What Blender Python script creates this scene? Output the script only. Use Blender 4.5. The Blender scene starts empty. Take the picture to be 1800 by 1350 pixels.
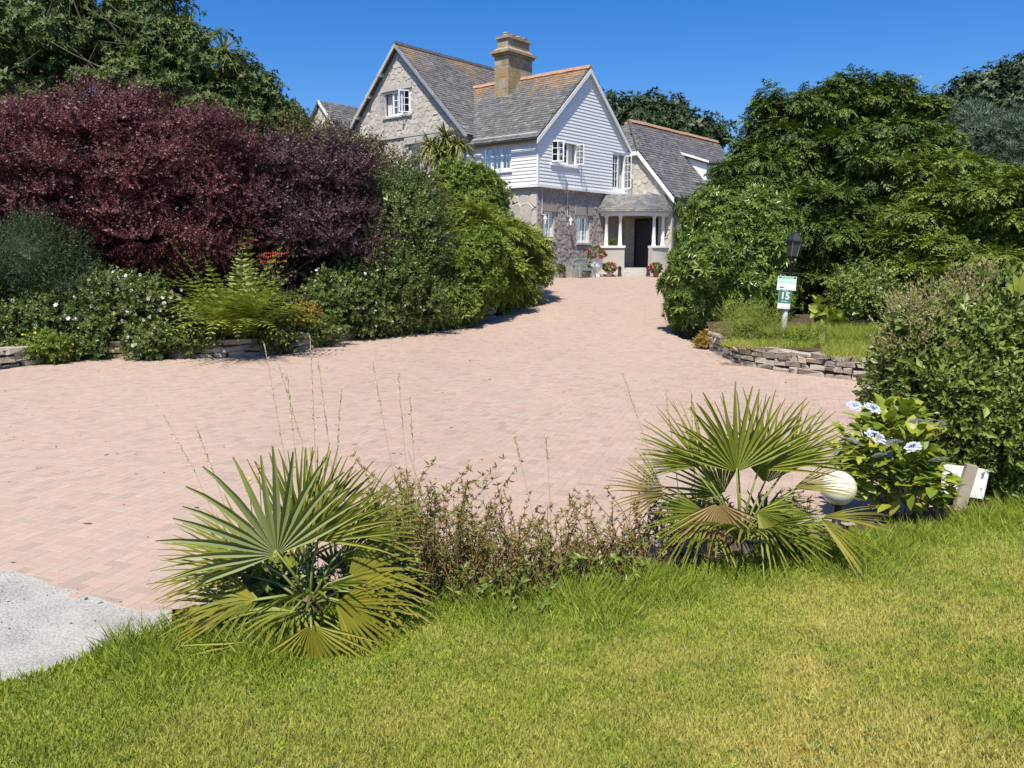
import bpy, bmesh, math, random
import numpy as np
from mathutils import Vector, Matrix
from mathutils.geometry import tessellate_polygon
rng = np.random.default_rng(11); random.seed(11)
R = math.radians
scene = bpy.context.scene
# ------------------------------------------------------------------ camera, sky, sun, exposure
FPX, CZ = 1400.0, 2.2
PITCH = math.atan(225 / FPX)
cam = bpy.data.objects.new('camera', bpy.data.cameras.new('camera'))
scene.collection.objects.link(cam)
cam.location = (0, 0, CZ); cam.rotation_euler = (math.pi / 2 - PITCH, 0, 0)
cam.data.sensor_width = 36; cam.data.lens = 28.0
cam.data.clip_start = 0.05; cam.data.clip_end = 3000
scene.camera = cam
SUN_EL = R(60); SUN_AZ = math.atan2(-0.25, -0.968)          # towards the sun: (sin az, cos az)
world = bpy.data.worlds.new('World'); scene.world = world; world.use_nodes = True
wn = world.node_tree; wn.nodes.clear()
wo = wn.nodes.new('ShaderNodeOutputWorld'); wb = wn.nodes.new('ShaderNodeBackground')
sky = wn.nodes.new('ShaderNodeTexSky'); sky.sky_type = 'NISHITA'; sky.sun_disc = False
sky.sun_elevation = SUN_EL; sky.sun_rotation = SUN_AZ
sky.altitude = 0; sky.air_density = 1.0; sky.dust_density = 1.1; sky.ozone_density = 6.0
hsv = wn.nodes.new('ShaderNodeHueSaturation'); hsv.inputs['Saturation'].default_value = 1.35; hsv.inputs['Hue'].default_value = 0.511
wn.links.new(sky.outputs[0], hsv.inputs['Color']); wn.links.new(hsv.outputs[0], wb.inputs[0])
wb.inputs[1].default_value = 0.118
wn.links.new(wb.outputs[0], wo.inputs[0])
sl = bpy.data.lights.new('sun', 'SUN'); sl.energy = 5.0; sl.angle = R(0.53); sl.color = (1.0, 0.93, 0.80)
so = bpy.data.objects.new('sun', sl); scene.collection.objects.link(so)
sdir = Vector((math.cos(SUN_EL) * math.sin(SUN_AZ), math.cos(SUN_EL) * math.cos(SUN_AZ), math.sin(SUN_EL)))
so.rotation_euler = sdir.to_track_quat('Z', 'Y').to_euler(); so.location = (-20, -30, 60)
scene.view_settings.view_transform = 'Standard'; scene.view_settings.look = 'None'
scene.view_settings.exposure = 0.42; scene.view_settings.gamma = 1.0
scene.view_settings.use_curve_mapping = False

# ------------------------------------------------------------------ small helpers
COL = scene.collection
def ray(px, py):
    x = (px - 900) / FPX; y = -(py - 675) / FPX
    return np.array([x, math.cos(PITCH) + y * math.sin(PITCH), -math.sin(PITCH) + y * math.cos(PITCH)])
CAMP = np.array([0, 0, CZ])
def at(px, py, Y):
    r = ray(px, py); return CAMP + r * (Y / r[1])
def atz(px, py, z):
    r = ray(px, py); return CAMP + r * ((z - CZ) / r[2])
def project(P):
    q = np.asarray(P, float) - CAMP
    c = q[..., 1] * math.cos(PITCH) - q[..., 2] * math.sin(PITCH)
    w = q[..., 1] * math.sin(PITCH) + q[..., 2] * math.cos(PITCH)
    return 900 + FPX * q[..., 0] / c, 675 - FPX * w / c, c
ZK = np.array([[-50, 0], [15, 0], [18, .02], [21, .1], [24, .28], [27, .52], [30, .78], [33, 1.0], [36, 1.17], [39, 1.25], [45, 1.27], [400, 1.3]])
_zy = np.arange(-60, 110, .25); _zk = np.exp(-.5 * (np.arange(-24, 25) / 7.0) ** 2); _zz = np.convolve(np.pad(np.interp(_zy, ZK[:, 0], ZK[:, 1]), 24, mode='edge'), _zk / _zk.sum(), 'valid')
def zd(y):
    return np.interp(y, _zy, _zz)
def hit(px, py, dz=0.0):
    r = ray(px, py); t = 2.0
    for _ in range(6000):
        p = CAMP + r * t
        if p[2] <= zd(p[1]) + dz: return p
        t += 0.01
    return p
def inpoly(x, y, poly):
    x = np.asarray(x); y = np.asarray(y); ins = np.zeros(x.shape, bool)
    n = len(poly)
    for i in range(n):
        x1, y1 = poly[i][:2]; x2, y2 = poly[(i + 1) % n][:2]
        c = ((y1 > y) != (y2 > y)) & (x < (x2 - x1) * (y - y1) / ((y2 - y1) + 1e-12) + x1)
        ins ^= c
    return ins
def tag(o, label=None, cat=None, group=None, kind=None):
    if label: o['label'] = label
    if cat: o['category'] = cat
    if group: o['group'] = group
    if kind: o['kind'] = kind
    return o
def empty(name, loc=(0, 0, 0), rz=0.0, parent=None):
    o = bpy.data.objects.new(name, None); COL.objects.link(o)
    o.location = loc; o.rotation_euler = (0, 0, rz); o.parent = parent
    o.empty_display_size = 0.1
    return o
def link(name, me, mat, parent=None):
    o = bpy.data.objects.new(name, me); COL.objects.link(o)
    if mat is not None and not me.materials: me.materials.append(mat)
    o.parent = parent
    return o
def np_mesh(name, V, F, attrs=None, smooth=False):
    V = np.ascontiguousarray(V, np.float32); F = np.ascontiguousarray(F, np.int32)
    me = bpy.data.meshes.new(name); m = F.shape[1]
    me.vertices.add(len(V)); me.vertices.foreach_set('co', V.ravel())
    me.loops.add(F.size); me.loops.foreach_set('vertex_index', F.ravel())
    me.polygons.add(len(F)); me.polygons.foreach_set('loop_start', np.arange(0, F.size, m, dtype=np.int32))
    me.update(calc_edges=True)
    me.polygons.foreach_set('use_smooth', np.full(len(F), smooth, bool))
    for k, a in (attrs or {}).items():
        at_ = me.attributes.new(k, 'FLOAT', 'POINT'); at_.data.foreach_set('value', np.ascontiguousarray(a, np.float32))
    return me
class MB:
    """collects faces and links them as ONE mesh"""
    def __init__(s): s.v = []; s.f = []
    def add(s, vs, fs):
        b = len(s.v); s.v += [tuple(map(float, q)) for q in vs]; s.f += [tuple(i + b for i in f) for f in fs]; return s
    def box(s, x0, x1, y0, y1, z0, z1):
        return s.add([(x0,y0,z0),(x1,y0,z0),(x1,y1,z0),(x0,y1,z0),(x0,y0,z1),(x1,y0,z1),(x1,y1,z1),(x0,y1,z1)],
                     [(0,3,2,1),(4,5,6,7),(0,1,5,4),(1,2,6,5),(2,3,7,6),(3,0,4,7)])
    def prism(s, poly, off):
        """planar polygon (3-D points) swept by the vector off"""
        n = len(poly); P = [Vector(p) for p in poly]; Q = [p + Vector(off) for p in P]
        s.add(P + Q, [tuple(range(n))[::-1], tuple(range(n, 2*n))] + [(i, (i+1) % n, n + (i+1) % n, n + i) for i in range(n)])
        return s
    def beam(s, a, b, w, h, up=(0, 0, 1)):
        a = Vector(a); b = Vector(b); d = (b - a).normalized(); up = Vector(up)
        x = d.cross(up)
        if x.length < 1e-4: x = d.cross(Vector((1, 0, 0)))
        x.normalize(); y = x.cross(d)
        c = [x*w/2 + y*h/2, -x*w/2 + y*h/2, -x*w/2 - y*h/2, x*w/2 - y*h/2]
        return s.add([a + q for q in c] + [b + q for q in c], [(3,2,1,0),(4,5,6,7)] + [(i,(i+1)%4,4+(i+1)%4,4+i) for i in range(4)])
    def tube(s, pts, rad, n=8, cap=True):
        pts = [Vector(p) for p in pts]; m = len(pts); b = len(s.v); vs = []
        if not hasattr(rad, '__len__'): rad = [rad] * m
        for i, p in enumerate(pts):
            d = (pts[min(i+1, m-1)] - pts[max(i-1, 0)]).normalized()
            x = d.cross(Vector((0.13, 0.07, 1)));
            if x.length < 1e-3: x = d.cross(Vector((1, 0, 0)))
            x.normalize(); y = d.cross(x)
            vs += [p + (x*math.cos(2*math.pi*k/n) + y*math.sin(2*math.pi*k/n)) * rad[i] for k in range(n)]
        fs = [(i*n+k, i*n+(k+1)%n, (i+1)*n+(k+1)%n, (i+1)*n+k) for i in range(m-1) for k in range(n)]
        if cap: fs += [tuple(range(n))[::-1], tuple(range((m-1)*n, m*n))]
        return s.add(vs, fs)
    def lathe(s, prof, n=20, c=(0, 0, 0)):
        vs = [(c[0]+r*math.cos(2*math.pi*k/n), c[1]+r*math.sin(2*math.pi*k/n), c[2]+z) for r, z in prof for k in range(n)]
        m = len(prof)
        return s.add(vs, [(i*n+k, i*n+(k+1)%n, (i+1)*n+(k+1)%n, (i+1)*n+k) for i in range(m-1) for k in range(n)])
    def build(s, name, mat, parent=None, smooth=False, attrs=None):
        me = bpy.data.meshes.new(name); me.from_pydata(s.v, [], s.f); me.update()
        if smooth: me.polygons.foreach_set('use_smooth', np.ones(len(me.polygons), bool))
        for k, a in (attrs or {}).items():
            q = me.attributes.new(k, 'FLOAT', 'POINT'); q.data.foreach_set('value', np.asarray(a, np.float32))
        return link(name, me, mat, parent)

# ------------------------------------------------------------------ materials
MATS = {}
def base_mat(name):
    m = bpy.data.materials.new(name); m.use_nodes = True; nt = m.node_tree
    b = nt.nodes['Principled BSDF']; MATS[name] = m
    return m, nt, b
def ramp(nt, fac, cols, pos=None):
    r = nt.nodes.new('ShaderNodeValToRGB'); e = r.color_ramp.elements
    pos = pos or [i / (len(cols) - 1) for i in range(len(cols))]
    while len(e) < len(cols): e.new(0.5)
    for k, (c, p) in enumerate(zip(cols, pos)): e[k].position = p; e[k].color = (*c, 1)
    nt.links.new(fac, r.inputs[0]); return r.outputs[0]
def noise(nt, scale, detail=4, rough=0.55, stretch=None):
    g = nt.nodes.new('ShaderNodeNewGeometry'); src = g.outputs['Position']
    if stretch:
        mp = nt.nodes.new('ShaderNodeMapping'); mp.inputs['Scale'].default_value = stretch
        nt.links.new(src, mp.inputs[0]); src = mp.outputs[0]
    n = nt.nodes.new('ShaderNodeTexNoise'); n.inputs['Scale'].default_value = scale
    n.inputs['Detail'].default_value = detail; n.inputs['Roughness'].default_value = rough
    nt.links.new(src, n.inputs['Vector']); return n.outputs['Fac']
def mixc(nt, fac, a, b, mode='MIX'):
    m = nt.nodes.new('ShaderNodeMix'); m.data_type = 'RGBA'; m.blend_type = mode
    if isinstance(fac, float): m.inputs[0].default_value = fac
    else: nt.links.new(fac, m.inputs[0])
    for s_, i in ((a, 6), (b, 7)):
        if isinstance(s_, tuple): m.inputs[i].default_value = (*s_, 1)
        else: nt.links.new(s_, m.inputs[i])
    return m.outputs[2]
def math_(nt, op, a, b=0.0):
    m = nt.nodes.new('ShaderNodeMath'); m.operation = op
    for s_, i in ((a, 0), (b, 1)):
        if isinstance(s_, (int, float)): m.inputs[i].default_value = s_
        else: nt.links.new(s_, m.inputs[i])
    return m.outputs[0]
def attr(nt, name):
    a = nt.nodes.new('ShaderNodeAttribute'); a.attribute_name = name; return a.outputs['Fac']
def obj_rand(nt):
    return nt.nodes.new('ShaderNodeObjectInfo').outputs['Random']
def bump(nt, b, h, strength, dist=0.02):
    n = nt.nodes.new('ShaderNodeBump'); n.inputs['Strength'].default_value = strength; n.inputs['Distance'].default_value = dist
    nt.links.new(h, n.inputs['Height']); nt.links.new(n.outputs[0], b.inputs['Normal'])
def surf(name, cols, scale=3.0, rough=0.8, bmp=0.3, bscale=None, var=None, spec=0.3, stretch=None, bdist=0.02):
    """noise-mottled surface; var: colours picked per piece (attribute var + object random)"""
    m, nt, b = base_mat(name)
    c = ramp(nt, noise(nt, scale, 6, 0.6, stretch), cols, None if len(cols) == 1 else [0.3 + 0.4*i/(len(cols)-1) for i in range(len(cols))]) if len(cols) > 1 else None
    if var:
        f = math_(nt, 'FRACT', math_(nt, 'ADD', attr(nt, 'var'), obj_rand(nt)))
        v = ramp(nt, f, var); c = mixc(nt, 0.6, c, v) if c is not None else v
    if c is None: b.inputs['Base Color'].default_value = (*cols[0], 1)
    else: nt.links.new(c, b.inputs['Base Color'])
    b.inputs['Roughness'].default_value = rough; b.inputs['Specular IOR Level'].default_value = spec
    if bmp: bump(nt, b, noise(nt, bscale or scale * 6, 5, 0.6, stretch), bmp, bdist)
    return m
def leafmat(name, cols, rough=0.45, trans=0.25, spec=0.4, pos=None):
    """foliage: colour picked per leaf by the attribute var; some light passes through"""
    m, nt, b = base_mat(name)
    c = ramp(nt, attr(nt, 'var'), cols, pos)
    nt.links.new(c, b.inputs['Base Color'])
    b.inputs['Roughness'].default_value = rough; b.inputs['Specular IOR Level'].default_value = spec
    if trans > 0:
        t = nt.nodes.new('ShaderNodeBsdfTranslucent')
        nt.links.new(mixc(nt, 0.55, c, (1.0, 0.9, 0.25), 'MULTIPLY'), t.inputs[0])
        mx = nt.nodes.new('ShaderNodeMixShader'); mx.inputs[0].default_value = trans
        nt.links.new(b.outputs[0], mx.inputs[1]); nt.links.new(t.outputs[0], mx.inputs[2])
        nt.links.new(mx.outputs[0], nt.nodes['Material Output'].inputs[0])
    return m
def plain(name, col, rough=0.5, spec=0.4, metal=0.0, mott=0.0):
    m, nt, b = base_mat(name)
    if mott:
        d = tuple(x * (1 - mott) for x in col)
        nt.links.new(ramp(nt, noise(nt, 9.0, 5, 0.65), [d, col], [0.35, 0.62]), b.inputs['Base Color'])
    else: b.inputs['Base Color'].default_value = (*col, 1)
    b.inputs['Roughness'].default_value = rough; b.inputs['Specular IOR Level'].default_value = spec; b.inputs['Metallic'].default_value = metal
    return m
M_soil = surf('soil', [(.05,.035,.022), (.10,.07,.045)], 6, .95, .6)
M_ground = surf('rough_grass', [(.05,.075,.02), (.10,.10,.035), (.13,.10,.05)], 1.5, .95, .5)
M_sand = surf('jointing_sand', [(.38,.29,.225), (.30,.23,.18)], 12, .95, .3)
def m_conc():
    m, nt, b = base_mat('concrete')
    c = ramp(nt, noise(nt, 2.5, 5, .6), [(.22,.212,.195), (.42,.405,.365)], [.35, .62])
    c = mixc(nt, .5, c, ramp(nt, noise(nt, 70, 3, .8), [(.10,.098,.09), (.36,.345,.31), (.56,.54,.49)], [.36, .5, .66]))
    nt.links.new(c, b.inputs['Base Color']); b.inputs['Roughness'].default_value = .95; bump(nt, b, noise(nt, 130, 3, .7), .5, .004)
    return m
M_conc = m_conc()
M_turf = surf('turf', [(.19,.195,.035), (.29,.27,.065), (.36,.30,.10)], 1.6, .95, .4)
M_white = plain('white_paint', (.82,.82,.80), .45, .4, mott=.06)
M_mortar = surf('mortar', [(.42,.385,.335), (.54,.50,.44)], 5, .95, .3)
M_granite = surf('granite', [(.36,.33,.29), (.50,.465,.41), (.44,.39,.33)], 2.2, .9, .5, 22, var=[(.42,.39,.345), (.55,.515,.455), (.49,.43,.36), (.60,.565,.50), (.45,.42,.385)])
M_granite_dark = surf('rubble_stone', [(.25,.222,.205), (.36,.325,.30)], 2.5, .95, .7, 25, var=[(.27,.235,.215), (.36,.32,.295), (.31,.265,.235), (.40,.365,.34)])
M_dressed = surf('dressed_granite', [(.40,.38,.345), (.54,.51,.465)], 3, .85, .4, 30)
M_wallstone = surf('wall_stone', [(.24,.21,.17), (.40,.35,.28)], 5, .95, .8, 40, var=[(.30,.26,.21), (.42,.37,.30), (.36,.28,.20), (.46,.43,.37)])
M_wood = surf('weathered_wood', [(.30,.26,.20), (.40,.35,.28)], 8, .85, .4, 40, stretch=(1,1,.15))
M_bark = surf('bark', [(.09,.07,.05), (.17,.14,.11)], 7, .95, .7, 30)
M_twig = plain('twig', (.16,.10,.06), .8)
M_black = plain('black_iron', (.022,.022,.024), .45, .5, mott=.25)
M_iron_grey = plain('grey_iron', (.16,.16,.15), .5)
M_gutter = plain('gutter', (.03,.03,.033), .5)
M_glass_dark = plain('lamp_glass', (.05,.05,.05), .12, .6)
M_bench = surf('painted_bench', [(.22,.29,.27), (.29,.36,.33)], 9, .7, .2)
M_pot = surf('pot_stone', [(.40,.37,.32), (.52,.48,.42)], 6, .9, .3)
M_terra = plain('terracotta', (.35,.15,.08), .8, mott=.2)
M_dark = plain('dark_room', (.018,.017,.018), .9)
M_curtain = plain('curtain', (.62,.60,.58), .9)
M_lead = surf('lead', [(.22,.24,.27), (.32,.34,.37)], 3, .6, .2)
M_globe = plain('opal_globe', (.80,.78,.60), .22, .5)
# paving bricks
def m_brick():
    m, nt, b = base_mat('paving_brick')
    f = math_(nt, 'FRACT', math_(nt, 'ADD', attr(nt, 'var'), obj_rand(nt)))
    c = ramp(nt, f, [(0.362, 0.241, 0.182), (0.414, 0.29, 0.223), (0.32, 0.235, 0.187), (0.432, 0.317, 0.25), (0.376, 0.244, 0.182), (0.376, 0.299, 0.246), (0.254, 0.184, 0.15), (0.404, 0.276, 0.209)])
    g = ramp(nt, noise(nt, 0.55, 5, .6), [(.40,.34,.275), (.48,.365,.295)], [.35, .65])
    g = mixc(nt, .5, g, ramp(nt, noise(nt, .16, 4, .6, (1, .35, 1)), [(.31,.25,.205), (.53,.42,.34)], [.40, .60]))
    c = mixc(nt, .33, c, g)
    c = mixc(nt, math_(nt, 'MULTIPLY', ramp(nt, noise(nt, 1.7, 6, .7), [(0,0,0), (1,1,1)], [.52, .74]), .42), c, (.33,.28,.235))
    c = mixc(nt, .25, c, ramp(nt, noise(nt, 42, 4, .7), [(.31,.23,.18), (.47,.365,.295)], [.3, .7]))
    nt.links.new(c, b.inputs['Base Color']); b.inputs['Roughness'].default_value = .82; b.inputs['Specular IOR Level'].default_value = .3
    bump(nt, b, noise(nt, 90, 4, .7), .3, .004)
    return m
M_brick = m_brick()
def m_slate():
    m, nt, b = base_mat('roof_slate')
    c = ramp(nt, attr(nt, 'var'), [(.075,.075,.078), (.115,.115,.115), (.155,.152,.142), (.10,.102,.108), (.20,.195,.18)])
    c = mixc(nt, math_(nt, 'MULTIPLY', ramp(nt, noise(nt, 7, 6, .75), [(0,0,0), (1,1,1)], [.52, .66]), .55), c, (.27,.265,.235))
    l = math_(nt, 'MULTIPLY', attr(nt, 'lichen'), ramp(nt, noise(nt, 2.2, 6, .7), [(.15,.15,.15), (1,1,1)], [.38, .62]))
    c = mixc(nt, l, c, ramp(nt, noise(nt, 9, 4), [(.33,.15,.03), (.46,.25,.05)]))
    nt.links.new(c, b.inputs['Base Color']); b.inputs['Roughness'].default_value = .62; b.inputs['Specular IOR Level'].default_value = .45
    bump(nt, b, noise(nt, 16, 5, .6), .4, .02)
    return m
M_slate = m_slate()
def m_chimney():
    m, nt, b = base_mat('lichened_granite')
    c = ramp(nt, noise(nt, 3, 6, .6), [(.24,.20,.15), (.40,.35,.28)], [.35, .65])
    l = ramp(nt, noise(nt, 1.8, 6, .7), [(0,0,0), (1,1,1)], [.46, .62])
    c = mixc(nt, math_(nt, 'MULTIPLY', l, .8), c, (.34,.20,.045))
    nt.links.new(c, b.inputs['Base Color']); b.inputs['Roughness'].default_value = .95
    bump(nt, b, noise(nt, 14, 5, .6), .6, .03)
    return m
M_chim = m_chimney()
M_ridge = surf('ridge_tile', [(.33,.185,.11), (.42,.255,.165), (.30,.21,.13)], 3, .9, .3)
def m_pane():
    m, nt, b = base_mat('window_pane')
    b.inputs['Base Color'].default_value = (.015,.015,.02,1); b.inputs['Roughness'].default_value = .03
    t = nt.nodes.new('ShaderNodeBsdfTransparent'); g = nt.nodes.new('ShaderNodeBsdfGlossy')
    g.inputs['Roughness'].default_value = .02; t.inputs[0].default_value = (.80,.84,.86,1)
    lw = nt.nodes.new('ShaderNodeFresnel'); lw.inputs[0].default_value = 1.6
    mx = nt.nodes.new('ShaderNodeMixShader'); nt.links.new(math_(nt, 'ADD', math_(nt, 'MULTIPLY', lw.outputs[0], .4), .01), mx.inputs[0])
    nt.links.new(t.outputs[0], mx.inputs[1]); nt.links.new(g.outputs[0], mx.inputs[2])
    nt.links.new(mx.outputs[0], nt.nodes['Material Output'].inputs[0])
    return m
M_pane = m_pane()
# foliage
L_purple = leafmat('berberis_leaf', [(0.032, 0.012, 0.013), (0.075, 0.021, 0.023), (0.115, 0.031, 0.034), (0.2, 0.08, 0.08)], .5, .12)
L_purple2 = leafmat('dark_berberis_leaf', [(0.022, 0.014, 0.018), (0.05, 0.024, 0.03), (0.075, 0.034, 0.04), (0.13, 0.07, 0.075)], .5, .12)
L_tree = leafmat('evergreen_leaf', [(0.035, 0.062, 0.014), (0.062, 0.1, 0.023), (0.1, 0.14, 0.034), (0.17, 0.2, 0.06)], .55, .12, .25)
L_dark = leafmat('dark_leaf', [(0.022, 0.041, 0.014), (0.036, 0.066, 0.022), (0.06, 0.096, 0.029)], .5, .15)
L_mid = leafmat('hedge_leaf', [(0.038, 0.065, 0.014), (0.068, 0.108, 0.02), (0.11, 0.15, 0.03), (0.18, 0.21, 0.06)], .42, .12)
L_auburn = leafmat('auburn_leaf', [(0.06, 0.075, 0.018), (0.1, 0.112, 0.025), (0.14, 0.088, 0.04), (0.11, 0.163, 0.03)], .5, .22)
L_bright = leafmat('bright_leaf', [(.07,.12,.014), (.12,.19,.022), (.19,.26,.035), (.27,.32,.06)], .45, .3)
L_gold = leafmat('golden_conifer', [(.08,.12,.014), (.15,.20,.022), (.24,.28,.035), (.32,.33,.05)], .55, .25)
L_con = leafmat('conifer_spray', [(0.018, 0.038, 0.005), (0.042, 0.08, 0.009), (0.105, 0.16, 0.018), (0.22, 0.28, 0.042)], .55, .12)
L_con2 = leafmat('light_conifer_spray', [(0.045, 0.085, 0.009), (0.09, 0.145, 0.014), (0.165, 0.22, 0.022), (0.26, 0.31, 0.04)], .55, .12)
L_pine = leafmat('blue_pine', [(0.05, 0.085, 0.05), (0.09, 0.135, 0.085), (0.14, 0.19, 0.125)], .6, .15)
L_rhodo = leafmat('rhododendron_leaf', [(0.06, 0.11, 0.017), (0.105, 0.17, 0.026), (0.17, 0.245, 0.04), (0.31, 0.37, 0.08)], .34, .15, .5)
L_coto = leafmat('shrub_leaf', [(0.075, 0.112, 0.02), (0.12, 0.17, 0.03), (0.18, 0.235, 0.042), (0.27, 0.31, 0.075)], .42, .12)
L_buff = leafmat('buff_seed', [(0.22, 0.2, 0.08), (0.32, 0.27, 0.12), (0.42, 0.36, 0.2), (0.16, 0.19, 0.05)], .8, .2)
L_palm = leafmat('palm_leaf', [(0.09, 0.125, 0.018), (0.15, 0.19, 0.025), (0.21, 0.245, 0.035), (0.27, 0.28, 0.05), (0.33, 0.26, 0.1)], .5, .2, .3)
L_palmy = leafmat('yellowing_palm_leaf', [(0.16, 0.17, 0.02), (0.24, 0.24, 0.028), (0.32, 0.29, 0.04), (0.36, 0.31, 0.07)], .42, .25, .45)
L_palmg = leafmat('glaucous_sheen_palm_leaf', [(0.13, 0.165, 0.06), (0.17, 0.21, 0.075), (0.22, 0.26, 0.09), (0.28, 0.3, 0.09)], .5, .18, .35)  # glaucous green, with the fan's reflected sheen greyed into the colour
L_palmd = leafmat('dead_palm_leaf', [(.22,.13,.05), (.32,.20,.09), (.26,.22,.06), (.40,.29,.15)], .6, .15)
L_fern = leafmat('fern_leaf', [(0.13, 0.19, 0.025), (0.21, 0.27, 0.04), (0.29, 0.34, 0.05), (0.36, 0.39, 0.07)], .5, .3)
L_fernd = leafmat('dark_fern_leaf', [(.05,.09,.018), (.09,.14,.028), (.14,.19,.04)], .5, .3)
L_hyd = leafmat('hydrangea_leaf', [(0.099, 0.165, 0.02), (0.176, 0.253, 0.028), (0.275, 0.341, 0.039), (0.396, 0.396, 0.055)], .42, .3)
L_blue = leafmat('blue_floret', [(0.3, 0.34, 0.56), (0.4, 0.46, 0.66), (0.54, 0.58, 0.74), (0.66, 0.67, 0.72)], .6, .2)
L_cord = leafmat('cordyline_leaf', [(0.098, 0.14, 0.028), (0.168, 0.21, 0.042), (0.252, 0.266, 0.07), (0.308, 0.252, 0.112)], .42, .2)
L_wild = leafmat('wild_stem_leaf', [(0.12, 0.15, 0.03), (0.18, 0.19, 0.04), (0.28, 0.18, 0.06), (0.14, 0.19, 0.035), (0.36, 0.28, 0.12)], .55, .25)
L_pink = leafmat('pink_petal', [(.55,.03,.09), (.72,.07,.17), (.80,.20,.32), (.62,.02,.05)], .5, .25)
L_white = leafmat('pale_petal', [(0.55, 0.42, 0.48), (0.7, 0.6, 0.64), (0.74, 0.7, 0.71)], .6, .2)
L_red = leafmat('red_petal', [(.55,.05,.02), (.70,.08,.03), (.62,.12,.03)], .5, .2)
L_orange = leafmat('orange_leaf', [(.30,.12,.02), (.42,.20,.03), (.28,.22,.03), (.12,.15,.03)], .5, .25)
L_yellow = leafmat('yellow_petal', [(.65,.45,.03), (.75,.58,.04)], .5, .25)
L_straw = leafmat('straw', [(0.55, 0.46, 0.27), (0.66, 0.57, 0.37), (0.46, 0.36, 0.19)], .8, .2)
def m_grass(name, dry):
    m, nt, b = base_mat(name)
    g = ramp(nt, attr(nt, 'var'), [(.15,.225,.02), (.225,.315,.033), (.31,.40,.046), (.42,.46,.08)])
    y = ramp(nt, attr(nt, 'var'), [(.42,.35,.08), (.58,.48,.14), (.70,.57,.25), (.50,.45,.08)])
    p = ramp(nt, noise(nt, 1.15, 6, .68), [(0,0,0), (1,1,1)], [.40, .60])
    g = mixc(nt, math_(nt, 'MULTIPLY', ramp(nt, noise(nt, 2.7, 5, .7), [(0,0,0), (1,1,1)], [.48, .68]), .55), g, (.12,.19,.03))
    c = mixc(nt, math_(nt, 'MULTIPLY', p, math_(nt, 'MULTIPLY', attr(nt, 'dry'), dry)), g, y)
    nt.links.new(c, b.inputs['Base Color']); b.inputs['Roughness'].default_value = .6; b.inputs['Specular IOR Level'].default_value = .25
    t = nt.nodes.new('ShaderNodeBsdfTranslucent'); nt.links.new(mixc(nt, .5, c, (1,.95,.3), 'MULTIPLY'), t.inputs[0])
    mx = nt.nodes.new('ShaderNodeMixShader'); mx.inputs[0].default_value = .3
    nt.links.new(b.outputs[0], mx.inputs[1]); nt.links.new(t.outputs[0], mx.inputs[2]); nt.links.new(mx.outputs[0], nt.nodes['Material Output'].inputs[0])
    return m
M_grass = m_grass('grass_blade', .74)

# ------------------------------------------------------------------ setting: ground, driveway, lawn, beds
def y_edge(x):                      # where the mown lawn stops and the planted strip begins
    return np.interp(x, [-6, -2.9, -1.5, 0, 1.6, 3.0, 4.2, 6, 9], [3.05, 3.85, 4.35, 4.75, 5.25, 5.9, 6.5, 7.0, 7.6])
def z_lawn(x, y):
    d = np.clip((y_edge(x) - y) / 4.6, -0.25, 1.6)
    return 0.06 + 0.52 * d + 0.012 * np.sin(x * 2.1 + 1) * np.cos(y * 1.7)
def grid_mesh(name, xs, ys, zf, mat, keep=None):
    X, Y = np.meshgrid(xs, ys); V = np.stack([X, Y, zf(X, Y)], -1).reshape(-1, 3)
    nx, ny = len(xs), len(ys); i, j = np.meshgrid(np.arange(nx - 1), np.arange(ny - 1)); a = (j * nx + i).ravel()
    F = np.stack([a, a + 1, a + nx + 1, a + nx], -1)
    if keep is not None:
        c = V[F].mean(1); F = F[keep(c[:, 0], c[:, 1])]
    return link(name, np_mesh(name, V, F, smooth=True), mat)
g = grid_mesh('ground', np.r_[-600, -200, -80, np.arange(-45, 46, 3.), 80, 200, 600], np.r_[-60, -20, np.arange(-5, 60, 1.5), 80, 150, 400, 900], lambda x, y: zd(y) - 0.10, M_ground)
tag(g, kind='structure')
left_px = [(-500, 690), (-250, 665), (0, 650), (140, 631), (260, 629), (400, 629), (520, 617), (640, 592), (780, 577), (870, 557), (940, 524), (966, 501), (956, 493)]
right_px = [(1165, 485), (1160, 500), (1172, 560), (1185, 590), (1240, 611), (1300, 640), (1400, 657), (1530, 672)]
LP = [hit(*q) for q in left_px]; RP = [hit(*q) for q in right_px]
near = [(6.6, 10.2), (6.4, 8.6), (5.0, 7.4), (4.2, 6.95), (3.0, 6.35), (1.6, 5.7), (0, 5.2), (-1.5, 4.8), (-2.35, 4.72), (-3.5, 5.35), (-9, 8.3)]
HC = np.array([1.126, 36.0, 0.0])
DRIVE = [tuple(p[:2]) for p in LP] + [(1.4, 37.0), (7.8, 41.6)] + [tuple(p[:2]) for p in RP] + near
def tess_sheet(name, poly, zf, mat, step=1.0):
    xs = np.arange(min(p[0] for p in poly), max(p[0] for p in poly) + step, step); ys = np.arange(min(p[1] for p in poly), max(p[1] for p in poly) + step, step)
    bm = bmesh.new(); vs = [bm.verts.new((p[0], p[1], 0)) for p in poly]; bm.faces.new(vs)
    for y in ys:
        bmesh.ops.bisect_plane(bm, geom=bm.verts[:] + bm.edges[:] + bm.faces[:], plane_co=(0, y, 0), plane_no=(0, 1, 0))
    bmesh.ops.triangulate(bm, faces=bm.faces[:])
    for v in bm.verts: v.co.z = zf(v.co.x, v.co.y)
    bm.normal_update()
    for f in bm.faces:
        if f.normal.z < 0: f.normal_flip()
    me = bpy.data.meshes.new(name); bm.to_mesh(me); bm.free()
    return link(name, me, mat)
drive = tess_sheet('driveway', DRIVE, lambda x, y: float(zd(y)) - 0.0026, M_sand)
tag(drive, kind='structure')
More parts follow.
